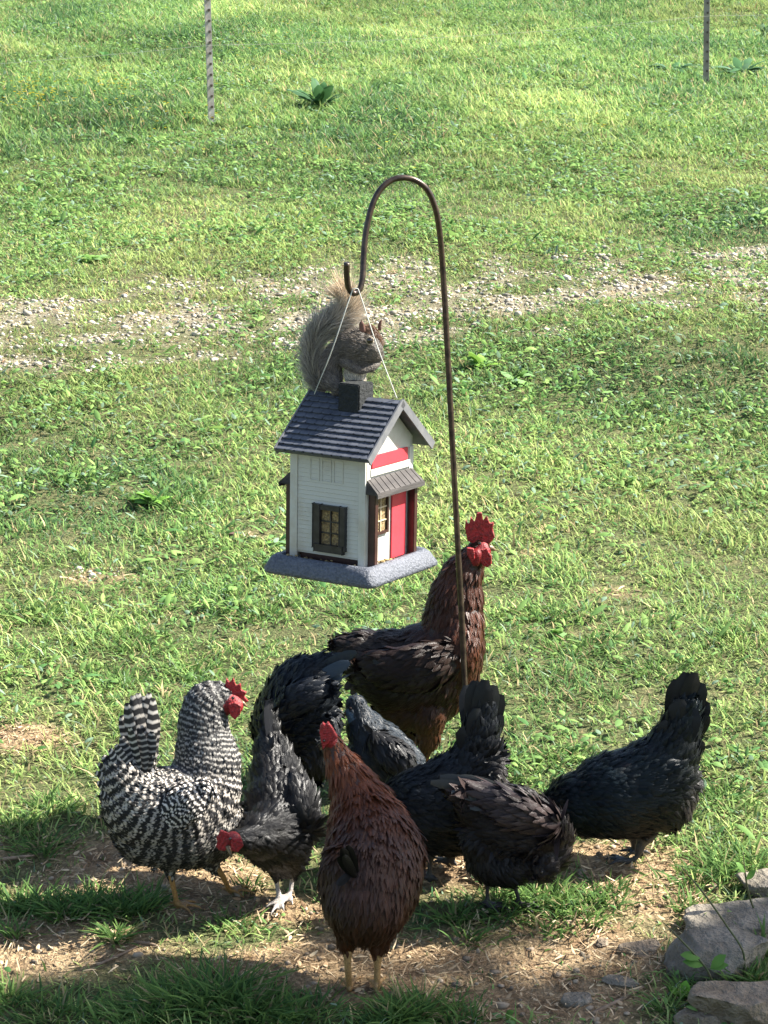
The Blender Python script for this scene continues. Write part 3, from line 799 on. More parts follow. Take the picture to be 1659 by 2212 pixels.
# 5 small grey-blue pullet
bird('hen', 'small dark grey hen with a bluish bare-combed head facing left behind the brown hen', 'chicken', 3.77, [
    dict(n=[(768, 1522, 0, 23), (778, 1545, 0, 26), (792, 1578, 0, 42), (822, 1615, .0, 56), (862, 1650, .0, 52), (895, 1690, .0, 36)], col=(.018, .024, .031), fl=.018, fw=.005),
    dict(n=[(800, 1620, 0, 50), (830, 1650, 0, 50)], col=(.02, .02, .02), fl=.02),
    dict(n=[(758, 1540, -.01, 13), (764, 1556, -.008, 14)], fe=False, skin=(.10, .17, .25)),
    dict(n=[(815, 1600, -.035, 24), (850, 1630, -.045, 36), (880, 1665, -.035, 24)], wing=True, col=(.022, .022, .023), fl=.032, fw=.007)],
    legs=[[(840, 1700, 0, 10), (842, 1790, 0, 6)], [(856, 1700, .02, 10), (858, 1780, .02, 6)]], legcol=(.10, .09, .09), toe=(3.1,),
    tail=[(880, 1670, 0, 925, 1720, 0, 12, .05), (885, 1675, .02, 930, 1710, .02, 12, .05)],
    beak=((750, 1538), (740, 1550), -.005, 6), eye=(757, 1530, -.019, 2.8), nfe=3400, seed=11, flen=.8)

# 6 front brown hen seen from behind
HN = (.17, .042, .010)
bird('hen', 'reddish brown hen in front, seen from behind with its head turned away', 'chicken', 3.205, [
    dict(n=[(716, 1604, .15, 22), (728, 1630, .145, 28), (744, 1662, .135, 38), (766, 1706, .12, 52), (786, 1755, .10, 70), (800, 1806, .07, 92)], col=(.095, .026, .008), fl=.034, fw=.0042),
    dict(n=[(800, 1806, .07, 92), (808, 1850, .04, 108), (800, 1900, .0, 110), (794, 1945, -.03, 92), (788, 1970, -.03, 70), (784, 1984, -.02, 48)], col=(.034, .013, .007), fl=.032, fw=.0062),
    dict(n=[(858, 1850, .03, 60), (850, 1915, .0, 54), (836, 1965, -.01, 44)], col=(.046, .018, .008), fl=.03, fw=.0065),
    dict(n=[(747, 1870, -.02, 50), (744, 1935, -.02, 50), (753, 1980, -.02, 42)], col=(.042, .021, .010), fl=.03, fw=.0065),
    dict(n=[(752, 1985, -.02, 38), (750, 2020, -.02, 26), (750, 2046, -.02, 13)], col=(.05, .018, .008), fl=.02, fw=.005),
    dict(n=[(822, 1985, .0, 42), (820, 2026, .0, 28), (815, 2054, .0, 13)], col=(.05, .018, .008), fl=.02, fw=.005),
    dict(n=[(712, 1600, .14, 17), (706, 1598, .14, 14)], fe=False, skin=RED)],
    legs=[[(750, 2045, -.02, 12), (752, 2095, -.02, 10), (755, 2146, .0, 9)], [(816, 2052, 0, 12), (815, 2100, 0, 10), (813, 2146, .0, 9)]], toe=(1.6,), legcol=(.50, .29, .11),
    tail=[(768, 1890, -.072, 738, 1832, -.095, 11, .05), (764, 1895, -.074, 732, 1850, -.09, 10, .08), (772, 1885, -.074, 750, 1826, -.09, 10, .0), (762, 1880, -.072, 728, 1912, -.085, 9, .1), (770, 1895, -.076, 742, 1848, -.10, 11, .03)],
    tailcol=(.005, .004, .004), comb=[(694, 1602), (690, 1580), (692, 1566), (698, 1560), (703, 1566), (708, 1559), (716, 1568), (722, 1578), (730, 1592), (720, 1600), (706, 1606), (698, 1618)], comb_y=.135, comb_th=.014,
    beak=((702, 1608), (692, 1620), .15, 6), eye=(700, 1600, .128, 3), nfe=7400, seed=13)

# 7 black hen centre right, tail up, in front of the pole foot
bird('hen', 'black hen with raised fan tail hiding the foot of the pole', 'chicken', 3.58, [
    dict(n=[(838, 1830, .03, 22), (842, 1785, .02, 34), (868, 1742, .01, 58), (925, 1742, 0, 88), (975, 1722, 0, 92), (1012, 1680, 0, 70), (1030, 1635, .0, 52), (1036, 1590, .0, 40), (1044, 1545, 0, 28)], col=(.008, .0095, .0115), fl=.03, fw=.008),
    dict(n=[(930, 1770, 0, 72), (990, 1775, 0, 72), (1030, 1720, 0, 54)], col=BLK),
    dict(n=[(1050, 1650, -.01, 36), (1045, 1690, -.01, 42)], col=DUN, fl=.03, fw=.006)],
    legs=[[(930, 1835, -.02, 14), (928, 1870, -.02, 7), (929, 1928, -.02, 7)], [(975, 1835, .03, 14), (972, 1870, .03, 7), (970, 1900, .03, 7)]], toe=(2.6,), legcol=(.03, .03, .032),
    tail=[(1022, 1620, 0, 1008, 1480, .02, 22, .0), (1024, 1620, -.01, 1026, 1470, .0, 22, 0), (1028, 1620, -.015, 1048, 1468, -.01, 22, -.02), (1032, 1620, -.01, 1068, 1480, 0, 22, -.05), (1036, 1630, 0, 1084, 1500, .01, 18, -.08),
          (1036, 1640, -.01, 1084, 1545, .0, 18, -.1), (1040, 1650, -.02, 1082, 1600, -.01, 18, -.1), (1020, 1630, -.02, 1030, 1530, -.02, 20, 0), (1010, 1640, -.02, 1000, 1570, -.02, 18, .05)],
    tailcol=(.009, .010, .011), nfe=4600, seed=15)

# 8 mottled hen
bird('hen', 'dark mottled hen with worn grey wing feathers, head down between the two plain black hens', 'chicken', 3.46, [
    dict(n=[(1168, 1886, -.04, 20), (1182, 1868, -.03, 28), (1186, 1838, -.01, 44), (1160, 1802, 0, 70), (1110, 1782, 0, 84), (1058, 1752, 0, 58), (1015, 1722, 0, 32), (985, 1705, 0, 18)], col=(.016, .0125, .012), fl=.03, fw=.0085),
    dict(n=[(1065, 1850, 0, 58), (1095, 1850, 0, 66), (1130, 1840, 0, 62)], col=BLK),
    dict(n=[(1060, 1810, 0, 60), (1050, 1850, 0, 46)], col=BLK),
    dict(n=[(1190, 1780, -.045, 26), (1130, 1755, -.06, 36), (1070, 1725, -.05, 26), (1030, 1710, -.04, 16)], wing=True, col=(.05, .036, .034), fl=.055, fw=.011)],
    legs=[[(1055, 1895, 0, 12), (1053, 1915, 0, 6.5), (1052, 1946, 0, 6)], [(1105, 1895, 0, 12), (1114, 1920, 0, 6.5), (1124, 1950, 0, 6)]], toe=(-.4,), legcol=(.04, .035, .035),
    tail=[(1080, 1716, -.04, 930, 1690, -.03, 13, -.05), (1075, 1728, -.05, 975, 1712, -.045, 12, -.05), (1080, 1705, -.02, 950, 1678, -.01, 12, -.05), (1090, 1738, -.05, 1015, 1745, -.05, 9, .03), (1085, 1700, 0, 985, 1680, 0, 12, -.05)],
    tailcol=(.060, .062, .058), comb=[(1172, 1900), (1180, 1895), (1186, 1884), (1180, 1874), (1172, 1880)], comb_y=-.045, beak=((1164, 1892), (1148, 1902), -.045, 5), eye=(1170, 1884, -.058, 3), nfe=4600, seed=17)

# 9 right black hen
bird('hen', 'glossy black hen at the right edge of the flock, fluffy rump and tail raised high', 'chicken', 3.61, [
    dict(n=[(1172, 1800, .0, 16), (1180, 1770, 0, 24), (1208, 1738, .0, 38), (1258, 1732, 0, 66), (1330, 1716, 0, 92), (1400, 1690, 0, 90), (1440, 1640, 0, 64), (1462, 1590, 0, 46), (1480, 1540, 0, 32)], col=(.005, .009, .011), fl=.03, fw=.008),
    dict(n=[(1270, 1750, 0, 58), (1350, 1745, 0, 66), (1410, 1730, 0, 66)], col=BLK),
    dict(n=[(1455, 1690, 0, 52), (1450, 1730, 0, 50), (1440, 1755, 0, 34)], col=DUN, fl=.032, fw=.0045),
    dict(n=[(1465, 1640, -.01, 40), (1470, 1600, -.01, 34)], col=(.015, .013, .012), fl=.03, fw=.006)],
    legs=[[(1400, 1790, 0, 26), (1384, 1825, 0, 12), (1376, 1850, 0, 7), (1352, 1882, 0, 6.5)], [(1380, 1790, .03, 24), (1372, 1830, .03, 9), (1384, 1872, .03, 6.5)]], toe=(3.0,), legcol=(.05, .05, .052),
    tail=[(1455, 1600, .01, 1462, 1468, .01, 22, .06), (1460, 1600, 0, 1482, 1452, .0, 22, .03), (1465, 1600, -.005, 1500, 1452, -.005, 22, -.03), (1470, 1600, 0, 1518, 1475, 0, 20, -.06), (1475, 1610, .01, 1528, 1515, .01, 18, -.1), (1475, 1620, 0, 1530, 1545, 0, 16, -.1),
          (1455, 1620, -.02, 1470, 1510, -.02, 24, .05), (1465, 1625, -.02, 1500, 1530, -.02, 24, -.05), (1472, 1650, -.01, 1518, 1600, -.01, 18, -.1), (1440, 1620, -.02, 1440, 1555, -.02, 20, .05)],
    tailcol=(.008, .0085, .009), nfe=5200, seed=19)

# ------------------------------------------------------------------ bird house feeder
YAW = -math.radians(31.8)
YF = 3.75
near_bottom = P(802, 1273, YF - .16)
LX = np.array([math.cos(YAW), math.sin(YAW), 0]); RY = np.array([-math.sin(YAW), math.cos(YAW), 0])
TR = .113
fc = near_bottom - LX * TR + RY * TR
feeder = empty('bird_feeder', fc, 'small white house bird feeder with black shingle roof and red door hanging from the hook', 'bird feeder', rz=YAW)
feeder.rotation_euler = (math.radians(0.0), math.radians(1.0), YAW)
bpy.context.view_layer.update()

M_WHITE = plain('painted_siding', (.54, .53, .47), .6, (.40, .34, .25), 22, bmp=.2, lo=.5, hi=.85)
M_CREAM = plain('weathered_cream', (.62, .52, .36), .7, (.42, .32, .20), 25)
M_ROOF = plain('roof_shingle', (.050, .056, .072), .5, (.085, .092, .11), 45, bmp=.3)
M_BLACK = plain('black_paint', (.007, .007, .009), .4, (.03, .028, .03), 60)
M_CHIM = plain('chimney_paint', (.005, .0075, .008), .8, (.016, .018, .018), 160, bmp=.8, bd=.002)
M_TRAY = plain('tray_resin', (.060, .068, .085), .5, (.17, .18, .215), 220, bmp=.8, bd=.002, lo=.35, hi=.8)
M_RED = plain('red_door_paint', (.60, .045, .065), .5, (.50, .04, .055), 30, bmp=.2)
M_TRIM = plain('dark_brown_trim', (.035, .014, .012), .4, (.06, .025, .02), 50)
M_BARGE = plain('barge_paint', (.10, .105, .115), .6, (.15, .15, .155), 40)
M_AWN = plain('awning_wood', (.065, .058, .054), .8, (.025, .022, .022), 60, stretch=(1, .12, 1), bmp=.6, bd=.002)
M_SEED = plain('bird_seed', (.42, .30, .13), .7, (.12, .08, .04), 230, bmp=.8, bd=.002)
M_STRING = plain('cord', (.62, .62, .56), .8)

class MB:
    def __init__(s): s.bm = bmesh.new()
    def box(s, x0, x1, y0, y1, z0, z1, bev=0):
        r = bmesh.ops.create_cube(s.bm, size=1)
        for v in r['verts']:
            v.co = Vector(((x0 + x1) / 2 + v.co.x * (x1 - x0), (y0 + y1) / 2 + v.co.y * (y1 - y0), (z0 + z1) / 2 + v.co.z * (z1 - z0)))
        if bev:
            es = list({e for v in r['verts'] for e in v.link_edges})
            bmesh.ops.bevel(s.bm, geom=es, offset=bev, segments=2, affect='EDGES')
        return s
    def hull(s, pts):
        vs = [s.bm.verts.new(p) for p in pts]
        r = bmesh.ops.convex_hull(s.bm, input=vs)
        return s
    def build(s, name, mat, parent, smooth=False, rot=0):
        if rot: bmesh.ops.rotate(s.bm, verts=s.bm.verts[:], cent=(0, 0, 0), matrix=Matrix.Rotation(rot, 3, 'Z'))
        bmesh.ops.recalc_face_normals(s.bm, faces=s.bm.faces[:])
        me = bpy.data.meshes.new(name); s.bm.to_mesh(me); s.bm.free()
        if smooth:
            for p in me.polygons: p.use_smooth = True
        return link_mesh(name, me, mat, parent, False)

w = .0755                  # half width of the walls
ZW = .030                  # walls start here, tray below
ZE = .219                  # eave height
RISE = .089; HS = .108     # roof rise and half span (across local y), ridge along local x
# tray: sloping rim, hollow top
m = MB(); bm = m.bm
rings = [(TR - .004, 0), (TR, .003), (TR, .009), (TR - .010, .028), (TR - .016, .033), (TR - .022, .032), (TR - .026, .020), (0.001, .020)]
rv = []
for r_, z_ in rings:
    k = []
    cr = min(.012, r_ * .5)
    for cx, cy, a0 in ((1, 1, 0), (-1, 1, 90), (-1, -1, 180), (1, -1, 270)):
        for t in range(4):
            a = math.radians(a0 + t * 30)
            k.append(bm.verts.new((cx * (r_ - cr) + cr * math.cos(a), cy * (r_ - cr) + cr * math.sin(a), z_)))
    rv.append(k)
for i in range(len(rv) - 1):
    for j in range(16): bm.faces.new([rv[i][j], rv[i][(j + 1) % 16], rv[i + 1][(j + 1) % 16], rv[i + 1][j]])
bm.faces.new(rv[0][::-1]); bm.faces.new(rv[-1])
bmesh.ops.subdivide_edges(bm, edges=[e for e in bm.edges if e.calc_length() > .03], cuts=14)
for v in bm.verts:
    p = np.array(v.co[:])
    nn = fbm(np.array([p[0] * 70 + p[2] * 50]), np.array([p[1] * 70 + 9]), 4, 2)[0] - .5
    if p[2] > .002 and max(abs(p[0]), abs(p[1])) > .08: v.co *= 1 + nn * .045
m.build('tray', M_TRAY, feeder, True)
# seed heaped in the tray rim
n = 420
q = RNG.uniform(-TR + .03, TR - .03, (n * 3, 2)); q = q[(np.abs(q).max(1) > w + .002)][:n]; n = len(q)
sv = iv[None] * (np.array([.0035, .0022, .0018]) * RNG.uniform(.6, 1.3, (n, 1)))[:, None, :]
a = RNG.uniform(0, 6.28, n); ca, sa = np.cos(a)[:, None], np.sin(a)[:, None]
sv = np.stack([sv[..., 0] * ca - sv[..., 1] * sa, sv[..., 0] * sa + sv[..., 1] * ca, sv[..., 2]], -1)
sv += np.stack([q[:, 0], q[:, 1], .022 + RNG.uniform(0, .010, n)], 1)[:, None]
Fc = (iface[None] + (np.arange(n) * len(iv))[:, None, None]).reshape(-1, 3)
sc_ = np.array([.40, .28, .13]) * RNG.uniform(.4, 1.5, (n, 1))
o = link_mesh('spilled_seed', mesh_np('spilled_seed', sv.reshape(-1, 3), Fc, np.repeat(sc_, len(iv), 0)), M_LITTER, feeder, False); o['kind'] = 'stuff'
# walls: lap siding on the two long sides, plain gables front and back
def siding(sgn):
    m = MB()
    zt = ZE + (1 - w / HS) * RISE - .012
    m.box(-w, w, sgn * (w - .006), sgn * (w - .0005), ZW + .008, ZE + .008)
    nb = 23; hgt = (ZE - .002 - ZW - .012) / nb
    for k in range(nb):
        z0 = ZW + .012 + k * hgt
        y0, y1 = sgn * (w - .0008), sgn * (w + .0016); y1b = sgn * (w + .0006)
        m.hull([(-w + .014, y0, z0), (w - .012, y0, z0), (-w + .014, y1, z0), (w - .012, y1, z0), (-w + .014, y0, z0 + hgt - .0004), (w - .012, y0, z0 + hgt - .0004), (-w + .014, y1b, z0 + hgt - .0004), (w - .012, y1b, z0 + hgt - .0004)])
    for x0, x1 in ((-w - .001, -w + .0137), (w - .0117, w + .001)):
        m.box(x0, x1, sgn * (w - .001), sgn * (w + .003), ZW - .006, ZE - .001)
    m.build('side_wall', M_WHITE, feeder)
    # faint raised outline of a shuttered window above
    m = MB()
    for x in (-.036, -.018, -.012, .006, .012, .030):
        m.box(x, x + .0012, sgn * (w + .0012), sgn * (w + .0024), ZE - .052, ZE - .014)
    for z in (ZE - .052, ZE - .033, ZE - .014):
        m.box(-.036, -.0172, sgn * (w + .0012), sgn * (w + .0023), z, z + .0012)
        m.box(-.0118, .0068, sgn * (w + .0012), sgn * (w + .0023), z, z + .0012)
        m.box(.0122, .0308, sgn * (w + .0012), sgn * (w + .0023), z, z + .0012)
    m.build('carved_shutter_outline', M_WHITE, feeder)
    # window: deep black frame, six panes showing the seed inside
    m = MB(); X0, X1, Z0, Z1 = -.026, .040, ZW + .022, ZW + .098
    ya, yb = sgn * (w + .0005), sgn * (w + .009)
    m.box(X0, X0 + .015, ya, yb, Z0, Z1, .001); m.box(X1 - .012, X1, ya, yb, Z0, Z1, .001)
    m.box(X0 + .0149, X1 - .0119, ya, sgn * (w + .0085), Z1 - .009, Z1 - .0002); m.box(X0 + .004, X1 - .004, ya, sgn * (w + .0105), Z0 - .006, Z0 + .007, .001)
    xm = (X0 + .015 + X1 - .012) / 2
    m.box(xm - .0012, xm + .0012, ya, sgn * (w + .005), Z0 + .006, Z1 - .008)
    for k in (1, 2):
        z = Z0 + .007 + (Z1 - Z0 - .016) * k / 3
        m.box(X0 + .0145, X1 - .0115, ya, sgn * (w + .0048), z - .0011, z + .0011)
    wf = m.build('window', M_BLACK, feeder)
    MB().box(X0 + .014, X1 - .011, sgn * (w - .004), sgn * (w + .0022), Z0 + .005, Z1 - .007).build('pane', M_SEED, wf)
siding(-1); siding(1)
# dark slot under the side wall where the seed runs out
for s in (-1, 1):
    MB().box(-w + .015, w - .013, s * (w - .012), s * (w - .007), ZW - .008, ZW + .009).build('seed_slot', M_TRIM, feeder)
def gable(sgn):
    xo = sgn * w
    m = MB()
    ztop = ZE + RISE - .010
    sl = RISE / HS
    def top(y): return ZE + RISE - .0115 - abs(y) * sl
    m.hull([(xo, -w, ZW - .004), (xo, w, ZW - .004), (xo - sgn * .005, -w, ZW - .004), (xo - sgn * .005, w, ZW - .004), (xo, -w, top(w)), (xo, w, top(w)), (xo - sgn * .005, -w, top(w)), (xo - sgn * .005, w, top(w)), (xo, 0, top(0)), (xo - sgn * .005, 0, top(0))])
    m.box(*sorted((xo - sgn * .001, xo + sgn * .002)), -w + .001, -w + .012, ZW - .004, ZE - .002)
    m.box(*sorted((xo - sgn * .001, xo + sgn * .002)), w - .012, w - .001, ZW - .004, ZE - .002)
    m.box(*sorted((xo - sgn * .001, xo + sgn * .0035)), -w + .012, w - .012, ZE - .036, ZE - .024)
    m.build('gable_wall', M_WHITE, feeder)
    MB().box(*sorted((xo + sgn * .0004, xo + sgn * .004)), -w + .014, w - .020, ZE - .023, ZE - .001, .0008).build('red_sign_band', M_RED, feeder)
    MB().box(*sorted((xo + sgn * .0004, xo + sgn * .003)), .006, w - .022, ZW - .002, ZW + .112, .0008).build('door', M_RED, feeder)
    # upright posts carrying the awning
    for y0 in (-w + .006, w - .016):
        MB().box(*sorted((xo + sgn * .002, xo + sgn * .016)), y0, y0 + .011, ZW - .006, ZW + .1245, .001).build('awning_post', M_TRIM, feeder)
    m = MB(); za = ZW + .124
    x1, x2 = xo + sgn * .001, xo + sgn * .024
    m.hull([(x1, -w + .002, za + .025), (x1, w - .002, za + .025), (x1, -w + .002, za + .022), (x1, -w - .001, za), (x1, w + .001, za), (x2, -w - .001, za), (x2, w + .001, za), (x2, -w - .001, za + .004), (x2, w + .001, za + .004), (x1, -w - .001, za + .004), (x1, w + .001, za + .004)])
    # planks on the awning are shown by thin proud battens
    m.build('awning', M_AWN, feeder)
    m = MB()
    for k in range(9):
        y_ = -w + .008 + k * (2 * w - .018) / 8
        m.hull([(x1 + sgn * .001, y_, za + .0253), (x1 + sgn * .001, y_ + .0014, za + .0253), (x2 + sgn * .0002, y_ + (y_ * .03), za + .0052), (x2 + sgn * .0002, y_ + .0014 + y_ * .03, za + .0052), (x1 + sgn * .001, y_, za + .022), (x2 - sgn * .001, y_, za + .001)])
    m.box(*sorted((x2 - sgn * .001, x2 + sgn * .002)), -w - .002, w + .002, za - .005, za + .0025)
    m.build('awning_batten', M_AWN, feeder)
    # narrow shop window beside the door
    m = MB(); ya, yb = -w + .020, -.006; Z0, Z1 = ZW + .048, ZW + .118
    xa, xb = sorted((xo + sgn * .0004, xo + sgn * .005))
    m.box(xa, xb, ya, ya + .005, Z0, Z1); m.box(xa, xb, yb - .005, yb, Z0, Z1); m.box(xa, xb, ya + .005, yb - .005, Z1 - .006, Z1 - .0002); m.box(xa, xb, ya + .005, yb - .005, Z0 + .0002, Z0 + .005)
    wf = m.build('shop_window', M_TRIM, feeder)
    MB().box(*sorted((xo - sgn * .001, xo + sgn * .0012)), ya + .004, yb - .004, Z0 + .004, Z1 - .005).build('pane', M_SEED, wf)
    m = MB(); ym = (ya + yb) / 2
    m.box(*sorted((xo + sgn * .001, xo + sgn * .0035)), ym - .001, ym + .001, Z0 + .005, Z1 - .006)
    for k in (1, 2):
        z = Z0 + (Z1 - Z0) * k / 3; m.box(*sorted((xo + sgn * .001, xo + sgn * .0033)), ya + .005, yb - .005, z - .001, z + .001)
    m.build('glazing_bar', M_CREAM, wf)
    MB().box(*sorted((xo + sgn * .0003, xo + sgn * .0018)), -w + .024, -w + .037, ZW + .012, ZW + .038).build('worn_wall_patch', M_CREAM, feeder)
gable(1); gable(-1)
# roof: two slopes of stepped courses with staggered shingles
RL = .0985; RB = .087
def slope(sgn):
    m = MB(); n = 11
    sl = math.hypot(HS, RISE); ux = np.array([0, sgn * HS / sl, -RISE / sl]); un = np.array([0, sgn * RISE / sl, HS / sl])
    top = np.array([0, 0, ZE + RISE])
    def q(x, s, h): return tuple(top + np.array([x, 0, 0]) + ux * s + un * h)
    m.hull([q(-RB, 0.0, -.006), q(RL, 0, -.006), q(-RB, sl, -.006), q(RL, sl, -.006), q(-RB, .001, 0), q(RL, .001, 0), q(-RB, sl, -.0005), q(RL, sl, -.0005)])
    for k in range(n):
        s0, s1 = k * sl / n + .002, (k + 1) * sl / n - .0002
        x = -RB + .001 - (k % 2) * .0095
        while x < RL - .002:
            a, b_ = max(x, -RB + .001), min(x + .0182, RL - .001)
            if b_ - a > .003:
                j = random.uniform(-.0003, .0003)
                m.hull([q(a, s0, .0), q(b_, s0, .0), q(a, s0, .0006), q(b_, s0, .0006), q(a, s1 - .0015, .0032 + j), q(b_, s1 - .0015, .0032 + j), q(a + .0022, s1, .003 + j), q(b_ - .0022, s1, .003 + j), q(a, s1 - .0015, 0), q(b_, s1 - .0015, 0), q(a + .0022, s1, 0), q(b_ - .0022, s1, 0)])
            x += .0190
    r = m.build('roof_slope', M_ROOF, feeder)
    for xa_, xb_ in ((-RB, -RB - .003), (RL, RL + .003)):
        m = MB()
        m.hull([q(x_, s_, h_) for x_ in (xa_, xb_) for s_ in (0, sl) for h_ in (-.0115, .003)])
        m.build('barge_board', M_BARGE, feeder)
slope(-1); slope(1)
MB().box(-.011, .032, -.031, .016, ZE + RISE - .028, ZE + RISE + .024, .002).build('chimney', M_CHIM, feeder)

# ------------------------------------------------------------------ shepherd hook
M_POLE = plain('pole_metal', (.035, .026, .022), .32, (.10, .07, .05), 70, metal=.6)
YP = 3.84
pp = [(1005, 1505), (998, 1350), (990, 1200), (980, 1010), (972, 860), (963, 690), (956, 575), (950, 505), (941, 452), (924, 412), (900, 391), (872, 384), (845, 390), (820, 412), (802, 450), (790, 505), (785, 560), (783, 600), (777, 625), (764, 634), (753, 622), (749, 596), (749, 568)]
pts = []
for i, (a, b_) in enumerate(pp):
    f = max(0, i - 6) / (len(pp) - 7)
    pts.append(P(a, b_, YP - .115 * f))
e = pts[0] + (pts[0] - pts[2]) / np.linalg.norm(pts[0] - pts[2]) * 0
dirp = (pts[0] - pts[2]); dirp /= abs(dirp[2])
gpt = pts[0] + dirp * (pts[0][2] - SL * YP + .08)
hook = empty('shepherd_hook', (gpt[0], gpt[1], ground_z(gpt[0], gpt[1])), 'thin dark metal garden pole with a curved hook top carrying the bird feeder', 'garden hook')
tube('hook_rod', [gpt] + pts, .0053, M_POLE, hook, 12)
# cord
hb = P(768, 631, YP - .115)
hk = hb + [0, 0, .006]
def fl(x, y, z):
    return np.array((feeder.matrix_basis @ Vector((x, y, z)))[:])
a1 = fl(-RB + .014, -.010, ZE + RISE - .004); a2 = fl(RL - .010, 0, ZE + RISE + .002)
tube('hanging_cord', [a1, a1 * .55 + hk * .45 + [0, -.026, 0], hk + [-.004, 0, 0], hk + [.004, 0, 0], a2 * .5 + hk * .5, a2], .0009, M_STRING, feeder, 6)

# ------------------------------------------------------------------ squirrel
def squirrel():
    rg = np.random.default_rng(5)
    rp = fl(-.05, .0, ZE + RISE)
    Ys = rp[1] + .008
    root = empty('squirrel', rp, 'grey squirrel sitting on the feeder roof eating, tail curled up behind', 'squirrel')
    GR = (.19, .165, .14); LG = (.24, .22, .19); RU = (.19, .115, .075); WH = (.72, .66, .56)
    ch = [
        (dict(n=[(716, 814, 0, 22), (716, 788, 0, 23), (730, 764, 0, 25), (752, 752, 0, 30)], col=GR, L=.008, k='b')),
        (dict(n=[(752, 752, 0, 32), (772, 750, -.005, 40), (790, 754, -.008, 36), (808, 766, -.008, 21), (819, 774, -.008, 9)], col=(.17, .145, .12), L=.005, k='b')),
        (dict(n=[(798, 722, -.004, 19), (815, 742, -.006, 15)], col=RU, L=.004, k='b')),
        (dict(n=[(784, 774, -.012, 22), (768, 772, -.010, 24)], col=GR, L=.005, k='b')),
        (dict(n=[(765, 795, 0, 20), (768, 812, -.004, 23), (772, 828, -.004, 18)], col=WH, L=.006, k='b')),
        (dict(n=[(714, 826, -.016, 18), (728, 838, -.022, 11), (722, 847, -.024, 6), (738, 848, -.028, 4)], col=GR, L=.005, k='b')),
        (dict(n=[(716, 822, .016, 18), (735, 834, .022, 11), (745, 845, .02, 6)], col=GR, L=.005, k='b')),
        (dict(n=[(748, 784, -.022, 12), (776, 800, -.026, 8), (804, 794, -.022, 6), (817, 786, -.014, 5)], col=GR, L=.003, k='b')),
        (dict(n=[(770, 792, .012, 9), (800, 798, .008, 6), (819, 787, .0, 4)], col=GR, L=.003, k='b')),
        (dict(n=[(702, 842, .020, 7), (680, 824, .022, 11), (672, 784, .024, 13), (676, 744, .026, 15), (694, 712, .026, 19), (722, 694, .026, 21), (746, 676, .026, 20), (752, 654, .026, 16), (742, 634, .026, 9), (730, 622, .026, 3)], col=(.27, .245, .215), L=.016, k='t')),
    ]
    Vs, Fs, S_ = [], [], []; off = 0
    for c in ch:
        pts = [P(n[0], n[1], Ys + n[2]) for n in c['n']]; rs = [R(n[3], Ys) * (.75 if c['k'] == 't' else 1) for n in c['n']]
        cc, rr = catmull(pts, rs, .3, .001); T = nrm(np.gradient(cc, axis=0))
        for i in range(len(cc)):
            v, f = ico(2); Vs.append(v * rr[i] * [1, .85, 1] + cc[i]); Fs.append(f + off); off += len(v)
            col = np.array(c['col'], float)
            if c['k'] == 't':
                f_ = i / len(cc); col = col * (1 - max(0, f_ - .6) / .4) + np.array([.62, .46, .27]) * max(0, f_ - .6) / .4
            S_.append((cc[i], rr[i], T[i], col, c['L'], c['k'] == 't', i / len(cc)))
    me = organic(np.concatenate(Vs), np.concatenate(Fs), .0016, 2)
    v_ = verts_np(me); C_ = np.array([s[0] for s in S_]); r_ = np.array([s[1] for s in S_]); cols = np.array([s[3] for s in S_])
    k = (np.linalg.norm(v_[:, None] - C_[None], axis=2) - r_).argmin(1)
    set_col(me, cols[k] * .6)
    link_mesh('body', me, M_SKIN, root)
    me.calc_loop_triangles()
    tri = np.empty(len(me.loop_triangles) * 3, np.int32); me.loop_triangles.foreach_get('vertices', tri); tri = tri.reshape(-1, 3)
    a, b_, c = v_[tri[:, 0]], v_[tri[:, 1]], v_[tri[:, 2]]; cr = np.cross(b_ - a, c - a); ar = np.linalg.norm(cr, axis=1)
    n = 46000
    t = rg.choice(len(tri), n, p=ar / ar.sum()); q = rg.random((n, 2)); s1 = np.sqrt(q[:, 0])
    p = a[t] * (1 - s1)[:, None] + b_[t] * (s1 * (1 - q[:, 1]))[:, None] + c[t] * (s1 * q[:, 1])[:, None]; N = nrm(cr[t])
    k = np.concatenate([(np.linalg.norm(p[i:i + 5000, None] - C_[None], axis=2) - r_).argmin(1) for i in range(0, n, 5000)])
    T = np.array([s[2] for s in S_])[k]; L = np.array([s[4] for s in S_])[k]; isT = np.array([s[5] for s in S_])[k]; tf = np.array([s[6] for s in S_])[k]
    sgn = np.where(isT, 1.0, -1.0)[:, None]        # body chains run towards the head, so hair lies back against them
    T = T * sgn
    up = np.where(isT, 1.0 + .5 * tf, .3)[:, None]
    D = nrm(T + N * up + rg.normal(0, .22, (n, 3)))
    L = L * rg.uniform(.5, 1.3, n) * np.where(isT, (1 + .8 * tf) * (1 + .7 * (rg.random(n) < .2)), 1)
    S = nrm(np.cross(D, rg.normal(0, 1, (n, 3))))
    cl = cols[k] * rg.uniform(.45, 1.5, (n, 1))
    tip = np.where(isT[:, None], cl * 1.4 + .16, cl * 1.25)
    W = np.where(isT, .00032, .0003)
    res = blades(p, D, S, L, W, [1, .8, .1], T * .2, col=cl, tipcol=tip)
    link_mesh('fur', mesh_np('fur', res[0], res[1], res[2]), M_FUR, root)
    M_EAR = plain('squirrel_ear', (.17, .075, .05), .7, (.10, .05, .035), 200)
